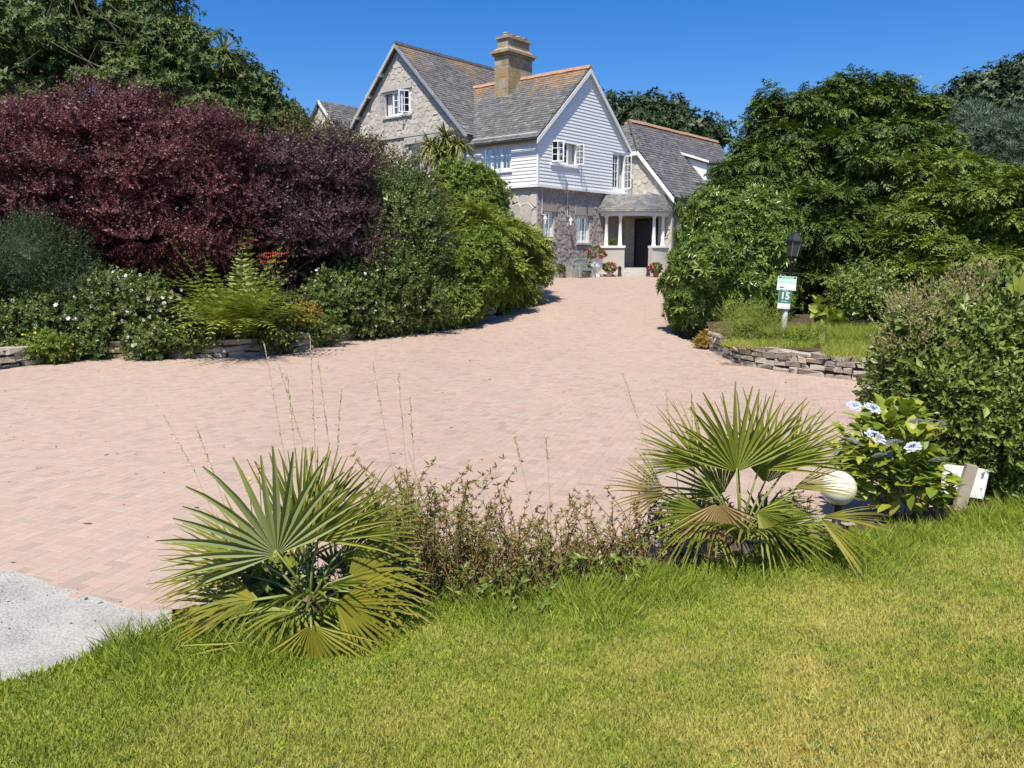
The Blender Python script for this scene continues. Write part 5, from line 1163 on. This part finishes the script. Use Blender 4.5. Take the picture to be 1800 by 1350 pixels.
fr2 = [fr(1295, 830, 1290, 700, -.05, L_palm, Y, .54, 70, .05, (0, -1, .3)), fr(1330, 825, 1430, 720, .0, L_palm, Y, .52, 50, .05, (-.3, -.9, .3)), fr(1235, 820, 1150, 740, -.02, L_palm, Y, .46, 48, .06, (.3, -.8, .5)), fr(1225, 822, 1100, 800, -.08, L_palm, Y, .40, 32, .08, (.2, -.5, .9)),
       fr(1385, 815, 1480, 750, .05, L_palm, Y, .42, 45, .06, (-.2, -.8, .6)), fr(1395, 858, 1500, 840, -.05, L_palmy, Y, .36, 30, .10, (-.1, -.5, .9)), fr(1165, 868, 1080, 840, -.05, L_palmd, Y, .34, 58, .10, (.3, -.7, .6)), fr(1262, 885, 1262, 960, -.22, L_palmd, Y, .33, 78, .16, (0, -.9, .4), -.05),
       fr(1440, 910, 1520, 990, -.30, L_palmy, Y, .44, 30, .10, (.4, -.6, .7), -.12), fr(1350, 890, 1460, 890, .0, L_palm, Y, .34, 40, .2, (0, -.5, .9)), fr(1445, 908, 1530, 915, -.28, L_palmy, Y, .36, 20, .05, (0, -.4, .9)), fr(1270, 870, 1210, 780, .12, L_palm, Y, .44, 60, .05, (0, -1, .3)), fr(1240, 900, 1150, 930, -.18, L_palm, Y, .34, 60, .14, (.2, -.7, .7)), fr(1330, 900, 1400, 960, -.28, L_palm, Y, .36, 66, .12, (0, -.7, .8)), fr(1300, 820, 1240, 690, .1, L_palm, Y, .48, 50, .05, (.1, -1, .3)), fr(1345, 850, 1370, 720, .14, L_palm, Y, .48, 50, .05, (0, -1, .2))]
palm('fan palm with a browned drooping fan in the right foreground', tuple(cpr), fr2 + rand_fronds(cpr, 9, L_palm, Rr=.36, zlo=0, zhi=.7), 'fan palms on the lawn edge')
# ------------------------------------------------------------------ wild stems between the palms
def wild(label, spots, n_, hmin, hmax, mat, tpl, name='wild_shrub'):
    c = np.mean(spots, 0); root = empty(name, (c[0], c[1], .06)); tag(root, label, 'shrub', 'straggly shrubs between the palms'); P, Dd, S = [], [], []; mb = MB()
    for k in range(n_):
        q = np.array(spots[random.randrange(len(spots))]) + rng.normal(0, [.14, .09]); h = hmin + (hmax - hmin) * random.random() ** 1.7; lx, ly = rng.normal(0, .32, 2) * h
        pts = [np.array([q[0], q[1], .05]), np.array([q[0] + lx * .3, q[1] + ly * .3, .05 + h * .55]), np.array([q[0] + lx, q[1] + ly, .05 + h])]
        mb.tube(pts, [.0038, .003, .0016], 4, False)
        if k % 4 == 3: continue
        for t in np.linspace(.22, .98, int(h / .05)):
            p = pts[0] * (1 - t) ** 2 + 2 * pts[1] * t * (1 - t) + pts[2] * t * t; P.append(p); Dd.append(nrm(rng.normal(0, .8, 3) + [0, 0, .6])); S.append(random.uniform(.6, 1.2) * (1.0 if t < .9 else 1.1))
    shift(tag(mb.build('twigs', M_redtwig, root), kind='stuff'), root.location)
    shift(scatter('foliage', tpl, np.array(P), np.array(Dd), np.array(S), mat, root, tint=.6), root.location); return root
M_redtwig = plain('red_twig', (.26,.15,.075), .7, mott=.3)
def gp(px, py): q = atz(px, py, .06); return (q[0], q[1])
T_w = S_(whorl, 7, .050, .013, 62, n=6)
wild('reddish straggly shrub hugging the left palm', [gp(700, 1040), gp(740, 1035), gp(780, 1030), gp(720, 1000), gp(690, 1000)], 150, .2, .82, L_wild, T_w)
wild('brown-green leafy stems midway between the palms', [gp(840, 1040), gp(880, 1035), gp(920, 1040), gp(860, 1000), gp(900, 1060), gp(800, 1040)], 210, .14, .62, L_wild, T_w)
wild('dry twiggy stems leaning toward the right palm', [gp(980, 1020), gp(1020, 1010), gp(1060, 1010), gp(1100, 990), gp(1000, 980), gp(1140, 975)], 180, .10, .5, L_wild, T_w)
wild('low green creeping leaves at the lawn side between the palms', [gp(760, 1060), gp(820, 1060), gp(880, 1075), gp(940, 1060), gp(1000, 1045), gp(1060, 1035), gp(1120, 1010)], 210, .06, .26, L_coto, S_(whorl, 6, .05, .026, 65, n=4))
wild('dark leafy undergrowth at the foot of the left palm', [gp(480, 1080), gp(540, 1070), gp(600, 1075), gp(650, 1060), gp(560, 1050), gp(470, 1060)], 130, .12, .42, L_coto, S_(whorl, 6, .06, .03, 65, n=4))
wild('green and brown undergrowth at the foot of the right palm', [gp(1200, 960), gp(1260, 965), gp(1320, 955), gp(1380, 935), gp(1240, 930)], 130, .1, .40, L_wild, S_(whorl, 6, .055, .018, 60, n=4))
def tallgrass(label, stalks):
    root = empty('seeding_grass', (stalks[0][0][0], stalks[0][0][1], .05)); tag(root, label, 'grass stalk', 'tall seeding grasses'); b = np.array(root.location)
    for base, top, bend, hd in stalks:
        base, top = np.array(base), np.array(top); pts = [base + (top - base) * t + np.array([bend * t * t - bend * t, 0, .05 * math.sin(t * 3.1)]) for t in np.linspace(0, 1, 7)]
        st = MB().tube([p - b for p in pts], [.0028] * 4 + [.002] * 3, 5).build('stalk', M_straw, root); t_ = Tpl()
        for k in range(34):
            s = 1 - hd * k / 34; i = s * 6; j = min(int(i), 5); p = pts[j] + (pts[j + 1] - pts[j]) * (i - j) - b; t_.leaf(p, nrm(np.array(pts[6] - pts[5]) * 4 + rng.normal(0, .25, 3)), (random.uniform(-1, 1), -1, .2), .026, .0075)
        v, f, k = t_.arrays(); link('seed_head', np_mesh('seed_head', v, f, {'var': k}), L_straw, st)
M_straw = plain('straw_stalk', (.52,.43,.26), .8)
def stk(px, py, tx, ty, Y, bend=0.0, hd=.4): return (at(px, py, Y), at(tx, ty, Y - .05), bend, hd)
tallgrass('tall pale seeding grasses rising above the left palm', [stk(545, 1040, 465, 605, 4.7, .04, .45), stk(560, 1040, 545, 590, 4.75, -.03, .4), stk(600, 1030, 490, 640, 4.8, .02, .4), stk(540, 1030, 505, 660, 4.6, 0, .3), stk(610, 1030, 560, 640, 4.9, .02, .35), stk(580, 1030, 600, 690, 4.8, 0, .3)])
tallgrass('tall seeding grass between the left palm and the shrubs', [stk(730, 1020, 655, 635, 4.9, .06, .35), stk(735, 1020, 700, 660, 5.0, .03, .3), stk(740, 1010, 720, 700, 4.9, .0, .3)])
tallgrass('bent dry grass stalk arching left of the palm', [stk(430, 1060, 290, 735, 4.6, -.10, .35), stk(440, 1060, 345, 750, 4.7, -.05, .3)])
tallgrass('thin reddish grass stalks beside the right palm', [stk(1190, 940, 1095, 660, 5.4, .05, .3), stk(1200, 940, 1170, 690, 5.5, .0, .3), stk(1225, 940, 1215, 690, 5.5, .02, .3), stk(960, 1010, 905, 770, 5.1, .03, .2), stk(970, 1010, 960, 770, 5.1, -.02, .2)])
mf = empty('montbretia_flower', tuple(gp(470, 1060)) + (.05,)); tag(mf, 'orange-yellow flower heads standing above the left palm', 'flower'); bb = np.array(mf.location)
for px, py in ((436, 850), (456, 838)):
    q = at(px, py, 4.75) - bb; t = Tpl()
    for j in range(14): t.leaf((0, 0, random.uniform(-.05, .05)), (random.uniform(-1, 1), random.uniform(-1, 1), random.uniform(-.2, 1)), (0, 0, 1), .035, .018)
    v, f, k = t.arrays(); o = link('flower_head', np_mesh('flower_head', v, f, {'var': k}), L_yellow, mf); o.location = Vector(q)
    MB().tube([(0, 0, 0), (q[0] * .6, q[1] * .5, q[2] * .5), tuple(q)], .003, 5).build('flower_stalk', M_redtwig, mf)
# ------------------------------------------------------------------ hydrangea, globe lamp, name board
hy = [lobe(1560, 800, 6.55, 85, 70), lobe(1600, 850, 6.35, 70, 45), lobe(1520, 830, 6.45, 50, 55), lobe(1575, 750, 6.7, 50, 42)]
hb_ = at(1565, 880, 6.5); hroot = empty('hydrangea', (hb_[0], hb_[1], .05)); tag(hroot, 'lacecap hydrangea with pale blue flowers beside the white globe', 'shrub')
Q, Dr, vb = crown(hy, 300, .03, 1, back=.2, up=.35, lump=.1, inner=.35); ms = []
for v_ in (.15, .35, .5, .65, .8, .98):
    t = Tpl(); t.big((0, 0, 0), (0, 0, 1), (0, 1, .1), .165, .095, .12, .2, v_); a, f, k = t.arrays(); me = np_mesh('leaf', a, f, {'var': k}, smooth=True); me.materials.append(L_hyd); ms.append(me)
for i in range(300):
    d = nrm(Dr[i] * [1, 1, .5] + rng.normal(0, .45, 3)); m = frames(d[None], 'up')[0]; o = bpy.data.objects.new('leaf', random.choice(ms)); COL.objects.link(o); o.parent = hroot
    s = random.uniform(.65, 1.1); o.scale = (s, s, s); o.rotation_euler = Matrix(m.tolist()).to_euler(); o.location = Vector(Q[i] - np.array(hroot.location))
tt_ = Tpl(); tt_.big((0, 0, 0), (0, 0, 1), (0, 1, .1), .15, .085, .12, .2, .5)
Q2, D2, _ = crown([(l[0], l[1] * .86) for l in hy], 420, .03, 1, back=.5, up=.3, inner=.4)
shift(scatter('inner_foliage', [tt_], Q2, nrm(D2 * [1, 1, .4] + rng.normal(0, .4, D2.shape)), rng.uniform(.6, 1.1, len(Q2)), L_hyd, hroot, 'up', tint=.9), hroot.location)
for k in range(16):
    e = Q[rng.integers(len(Q))] - np.array(hroot.location); MB().tube([(random.uniform(-.1, .1), random.uniform(-.08, .08), 0), tuple(e * .5 + [0, 0, .05]), tuple(e)], [.006, .005, .003], 5).build('stem', M_twig, hroot)
for px, py, s in ((1645, 748, 1.15), (1540, 772, 1.1), (1570, 782, .9), (1500, 780, .9), (1605, 790, .8), (1545, 805, .7), (1650, 812, .9), (1535, 722, .8), (1502, 718, .7), (1470, 798, .6), (1610, 745, .7)):
    q = at(px, py - 6, 6.02 if py > 740 else 6.25); t = Tpl()
    for j in range(16):
        a = j * 2.4; r_ = .072 * s * math.sqrt((j + 6) / 22); c = (r_ * math.cos(a), r_ * math.sin(a), -.012 * (j / 16))
        for kk in range(4): aa = kk * 1.57 + j; t.leaf(c, (math.cos(aa), math.sin(aa), .15), (0, 0, 1), .021, .021, .02, random.uniform(.3, 1))
    for j in range(24): a = j * 2.4; r_ = .045 * s * math.sqrt(j / 24); t.leaf((r_ * math.cos(a), r_ * math.sin(a), 0), (random.uniform(-.5, .5), random.uniform(-.5, .5), 1), (1, 0, 0), .014, .010, 0, random.uniform(0, .5))
    v, f, k = t.arrays(); o = link('flower_head', np_mesh('flower_head', v, f, {'var': k}), L_blue, hroot); o.location = Vector(q - np.array(hroot.location)); o.rotation_euler = (R(28), random.uniform(-.2, .2), random.random() * 6)
gq = at(1474, 858, 6.05); gl_ = empty('globe_lamp', (gq[0], gq[1], .05)); tag(gl_, 'cream opal globe garden lamp between the palm and the hydrangea', 'lamp')
sp = MB().lathe([(.135 * math.sin(math.pi * i / 24), -.135 * math.cos(math.pi * i / 24)) for i in range(25)], 36).build('globe', M_globe, gl_, smooth=True); sp.location = (0, 0, gq[2] - .05)
MB().lathe([(.06, -.03), (.06, .05), (.035, .06), (.03, gq[2] - .05 - .15), (.06, gq[2] - .05 - .13), (.06, gq[2] - .05 - .11)], 14).build('lamp_post', M_black, gl_, smooth=True)
nq = at(1686, 865, 6.60); nb_ = empty('name_board', (nq[0], nq[1], .0), R(-12)); tag(nb_, 'back of a white board on a leaning grey timber post beside the hydrangea', 'sign')
pst = MB().box(-.045, .045, -.03, .03, -.1, .45).build('timber_post', M_wood, nb_); pst.rotation_euler = (0, R(10), 0)
brd = MB().box(-.17, .19, .035, .047, .16, .42).build('board', M_white, nb_); brd.rotation_euler = (0, R(6), 0)
# ------------------------------------------------------------------ lamp post with signs
lb = np.array(onbed(1375, 590, .44)); top = at(1400, 400, lb[1]); lp = empty('street_lamp', tuple(lb)); tag(lp, 'leaning black lantern lamp post rising from the stone-walled bed', 'lamp post')
H_ = float(top[2] - lb[2]); lean = math.atan2(top[0] - lb[0], H_); lp.rotation_euler = (0, lean, 0); H_ = float(np.linalg.norm(top - lb))
M_post = plain('white_post', (.55,.55,.53), .5, mott=.2)
MB().lathe([(.065, -.25), (.065, .0), (.06, .72), (.045, .76)], 14).build('lower_post', M_post, lp, smooth=True)
MB().lathe([(.045, .74), (.038, H_ - .78), (.055, H_ - .77), (.055, H_ - .73), (.035, H_ - .72), (.035, H_ - .66), (.06, H_ - .64), (.0, H_ - .62)], 14).build('upper_post', M_black, lp, smooth=True)
MB().tube([(-.27, 0, H_ - .98), (.27, 0, H_ - .98)], .012, 8).build('ladder_bar', M_black, lp)
lz = H_ - .64
def frus(mb, r0, z0, r1, z1, n_=6):
    vs = [(r * math.cos(2 * math.pi * k / n_), r * math.sin(2 * math.pi * k / n_), z) for r, z in ((r0, z0), (r1, z1)) for k in range(n_)]
    return mb.add(vs, [(k, (k + 1) % n_, n_ + (k + 1) % n_, n_ + k) for k in range(n_)] + [tuple(range(n_))[::-1], tuple(range(n_, 2 * n_))])
for k in range(6):
    a0, a1 = k * math.pi / 3, (k + 1) * math.pi / 3; vs = [(.115 * math.cos(a), .115 * math.sin(a), lz + .03) for a in (a0, a1)] + [(.175 * math.cos(a), .175 * math.sin(a), lz + .34) for a in (a1, a0)]
    MB().add(vs, [(0, 1, 2, 3)]).build('lantern_pane', M_glass_dark, lp)
    MB().beam((.119 * math.cos(a0), .119 * math.sin(a0), lz + .02), (.181 * math.cos(a0), .181 * math.sin(a0), lz + .35), .014, .014).build('lantern_bar', M_iron_grey if k in (4, 5) else M_black, lp)  # the two viewer-side bars take the paler grey
frus(MB(), .06, lz - .02, .125, lz + .03).build('lantern_base', M_black, lp); frus(frus(MB(), .21, lz + .345, .20, lz + .375), .195, lz + .376, .05, lz + .53).build('lantern_roof', M_black, lp)
MB().lathe([(.05, lz + .53), (.055, lz + .55), (.02, lz + .57), (.03, lz + .60), (.0, lz + .66)], 10).build('finial', M_black, lp, smooth=True)
# the two signs fixed to it: things of their own
M_sgreen = plain('sign_green', (.055,.19,.125), .4); M_swhite = plain('sign_white', (.80,.82,.80), .35); M_smint = plain('sign_mint', (.55,.75,.62), .4); M_sgrey = plain('sign_ink', (.05,.06,.06), .5)
def textobj(body, size, mat, parent, loc, name='lettering', bold=0.0, sx=1.0):
    cu = bpy.data.curves.new(name, 'FONT'); cu.body = body; cu.size = size; cu.align_x = 'CENTER'; cu.align_y = 'CENTER'; cu.extrude = .002; cu.offset = bold
    o = bpy.data.objects.new(name, cu); COL.objects.link(o); dg = bpy.context.evaluated_depsgraph_get(); me = bpy.data.meshes.new_from_object(o.evaluated_get(dg)); bpy.data.objects.remove(o)
    q = link(name, me, mat, parent); me.materials.clear(); me.materials.append(mat); q.location = loc; q.rotation_euler = (math.pi / 2, 0, 0); q.scale = (sx, 1, 1); return q
def signat(px, py): return at(px, py, lb[1] - .09)
s1 = signat(1383, 498); sg1 = empty('notice_sign', tuple(s1)); sg1.rotation_euler = (0, R(3), 0); tag(sg1, 'white and mint green notice board fixed to the lamp post above the number', 'sign')
w1, h1 = 33 * lb[1] / FPX, 24 * lb[1] / FPX; k_ = lb[1] / FPX
MB().box(-w1 / 2, w1 / 2, -.006, .006, -h1 / 2, h1 / 2).build('board', M_swhite, sg1)
MB().box(-w1 / 2 + .002, w1 / 2 - .002, -.010, -.0065, h1 * .04, h1 / 2 - .002).build('mint_band', M_smint, sg1)
for x in (-w1 * .40, w1 * .40): MB().box(x - .025, x + .025, -.014, -.0105, h1 * .36, h1 * .47).build('corner_mark', M_sgreen, sg1)
for x in np.linspace(-.13, .13, 8): MB().box(x - .012, x + .012, -.014, -.0105, h1 * .38, h1 * .44).build('print_mark', M_sgreen, sg1)
for x, hh in ((-.14, .012), (-.12, .02), (-.10, .014), (-.08, .018), (-.055, .012)): MB().box(x - .009, x + .009, -.011, -.0068, -h1 * .30 - hh / 2, -h1 * .30 + hh / 2 + .004).build('print_mark', M_sgrey, sg1)
s2 = signat(1379, 526); sg2 = empty('speed_sign', tuple(s2)); sg2.rotation_euler = (0, R(4), 0); tag(sg2, 'green speed sign with a white 15 on the lamp post', 'sign')
w2, h2 = 22 * k_, 33 * k_
MB().box(-w2 / 2, w2 / 2, -.006, .006, -h2 / 2, h2 / 2).build('board', M_swhite, sg2); MB().box(-w2 / 2 + .003, w2 / 2 - .003, -.010, -.0065, -h2 * .20, h2 / 2 - .003).build('green_panel', M_sgreen, sg2)
textobj('15', .205, M_swhite, sg2, (0, -.0135, h2 * .16), bold=.006)
for x in np.linspace(-.05, .05, 5): MB().box(x - .008, x + .008, -.0145, -.0105, h2 * .42, h2 * .46).build('print_mark', M_swhite, sg2)
for x in np.linspace(-.06, .06, 5): MB().box(x - .009, x + .009, -.0145, -.0105, -h2 * .14, -h2 * .09).build('print_mark', M_swhite, sg2)
# ------------------------------------------------------------------ things at the house front
def local_rot(o, extra=0.0): o.rotation_euler = (0, 0, TH + extra)
bp = h2w((2.55, -.75, 1.2)); bn = empty('garden_bench', (bp[0], bp[1], groundz(bp)), TH); tag(bn, 'weathered grey-green garden bench under the ground floor windows', 'bench')
for x in (-.58, .58):
    MB().box(x - .03, x + .03, -.24, -.18, 0, .62).build('leg', M_bench, bn); MB().box(x - .03, x + .03, .20, .26, 0, .80).build('leg', M_bench, bn); MB().box(x - .04, x + .04, -.28, .22, .62, .66).build('armrest', M_bench, bn)
for k in range(5): MB().box(-.55, .55, -.23 + k * .09, -.16 + k * .09, .40, .425).build('seat_slat', M_bench, bn)
MB().box(-.55, .55, -.235, -.205, .33, .395).build('seat_rail', M_bench, bn)
nA = 8; top_ = [(-.55 + 1.1 * i / nA, .21, .78 + .10 * math.sin(math.pi * i / nA)) for i in range(nA + 1)]
mb = MB()
for a, b in zip(top_[:-1], top_[1:]): mb.beam(a, b, .04, .07)
mb.build('top_rail', M_bench, bn)
for k in range(9): x = -.48 + k * .12; MB().box(x - .02, x + .02, .205, .225, .425, .78 + .09 * math.sin(math.pi * (x + .55) / 1.1)).build('back_slat', M_bench, bn)
def flowerpot(name, label, wp, prof, potmat, lob, nfl, mat=L_pink, leaf=L_bright, group='pots of pink flowers at the house front'):
    r = empty(name, tuple(wp)); tag(r, label, 'planter', group); MB().lathe(prof, 18).build('pot', potmat, r, smooth=True); top = prof[-1][1]
    lb2 = [(np.array([0, 0, top + lob * .55]), np.array([lob, lob, lob * .8]))]; wl = [(l[0] + np.array(wp), l[1]) for l in lb2]
    Q, Dr, vb = crown(wl, 90, .05, 5, back=.6); shift(scatter('foliage', S_(whorl, 5, .07, .05, 65), Q, Dr, rng.uniform(.8, 1.2, len(Q)), leaf, r), wp)
    Q, Dr, vb = crown([(l[0], l[1] * 1.12) for l in wl], nfl, .02, 1, back=.5)
    t = Tpl()
    for j in range(22): t.leaf((random.uniform(-.04, .04), random.uniform(-.04, .04), random.uniform(-.02, .03)), (random.uniform(-1, 1), random.uniform(-1, 1), random.uniform(0, 1)), (0, 0, 1), .045, .035, .05)
    v, f, k = t.arrays(); me = np_mesh('flower_head', v, f, {'var': k}); me.materials.append(mat)
    for i in range(nfl): o = bpy.data.objects.new('flower_head', me); COL.objects.link(o); o.parent = r; o.location = Vector(Q[i] - np.array(wp)); o.rotation_euler = Vector(Dr[i]).to_track_quat('Z', 'Y').to_euler()
    return r
def floor_at(px, Yd): q = at(px, 480, Yd); return np.array([q[0], Yd, groundz(q)])
POT = [(.0, 0), (.11, 0), (.16, .22), (.18, .24), (.18, .28), (.15, .28)]
URN = [(.0, 0), (.20, 0), (.20, .05), (.12, .10), (.075, .20), (.08, .26), (.16, .32), (.26, .44), (.30, .56), (.27, .72), (.31, .80), (.34, .84), (.30, .86)]
flowerpot('urn_planter', 'tall white urn overflowing with pink and red geraniums left of the porch', floor_at(1048, 38.2), URN, M_white, .40, 26)
flowerpot('flower_pot', 'pink flower pot on the ground between the bench and the urn', floor_at(1033, 38.4), POT, M_pot, .26, 18)
flowerpot('flower_pot', 'pot of pink flowers right of the white urn by the step', floor_at(1072, 38.3), POT, M_pot, .28, 18)
flowerpot('flower_pot', 'red flowered pot beside the right end of the porch step', floor_at(1153, 38.0), POT, M_terra, .28, 18)
flowerpot('flower_pot', 'small russet plant pot left of the bench', floor_at(985, 37.4), POT, M_pot, .22, 8, L_orange, L_auburn)
pq = h2w(pp(PR - .05, R(15), 2.70)); flowerpot('flower_pot', 'small pink geranium on the porch wall between the left columns', pq, [(.0, 0), (.06, 0), (.09, .12), (.07, .12)], M_terra, .13, 8)
for a, (uu, lab) in enumerate(((.42, 'white hanging wall lantern left of the narrow ground floor window'), (2.35, 'white hanging wall lantern between the two ground floor windows'))):
    w = h2w((uu, -.12, 0)); o = empty('wall_lantern', (w[0], w[1], 3.62), TH); tag(o, lab, 'lamp', 'white wall lanterns')
    MB().lathe([(.0, -.02), (.05, 0), (.085, .20), (.10, .21), (.03, .32), (.0, .33)], 6).build('lantern', M_white, o); MB().tube([(0, 0, .32), (0, .0, .40), (0, .24, .42)], .014, 6).build('bracket', M_white, o)
    MB().tube([(0, .19, .45), (0, .19, 1.55)], .012, 6).build('conduit', M_white, o)
for px, lab in ((1089, 'small dark floor lantern at the left of the step'), (1139, 'small dark floor lantern at the right of the step')):
    w = floor_at(px, 38.6); o = empty('floor_lantern', (w[0], w[1], 1.33)); tag(o, lab, 'lantern', 'floor lanterns'); MB().box(-.09, .09, -.09, .09, 0, .04).build('base', M_black, o)
    MB().box(-.075, .075, -.075, .075, .04, .28).build('glass_box', M_glass_dark, o); frus(MB(), .13, .28, .03, .40, 4).build('lid', M_black, o)
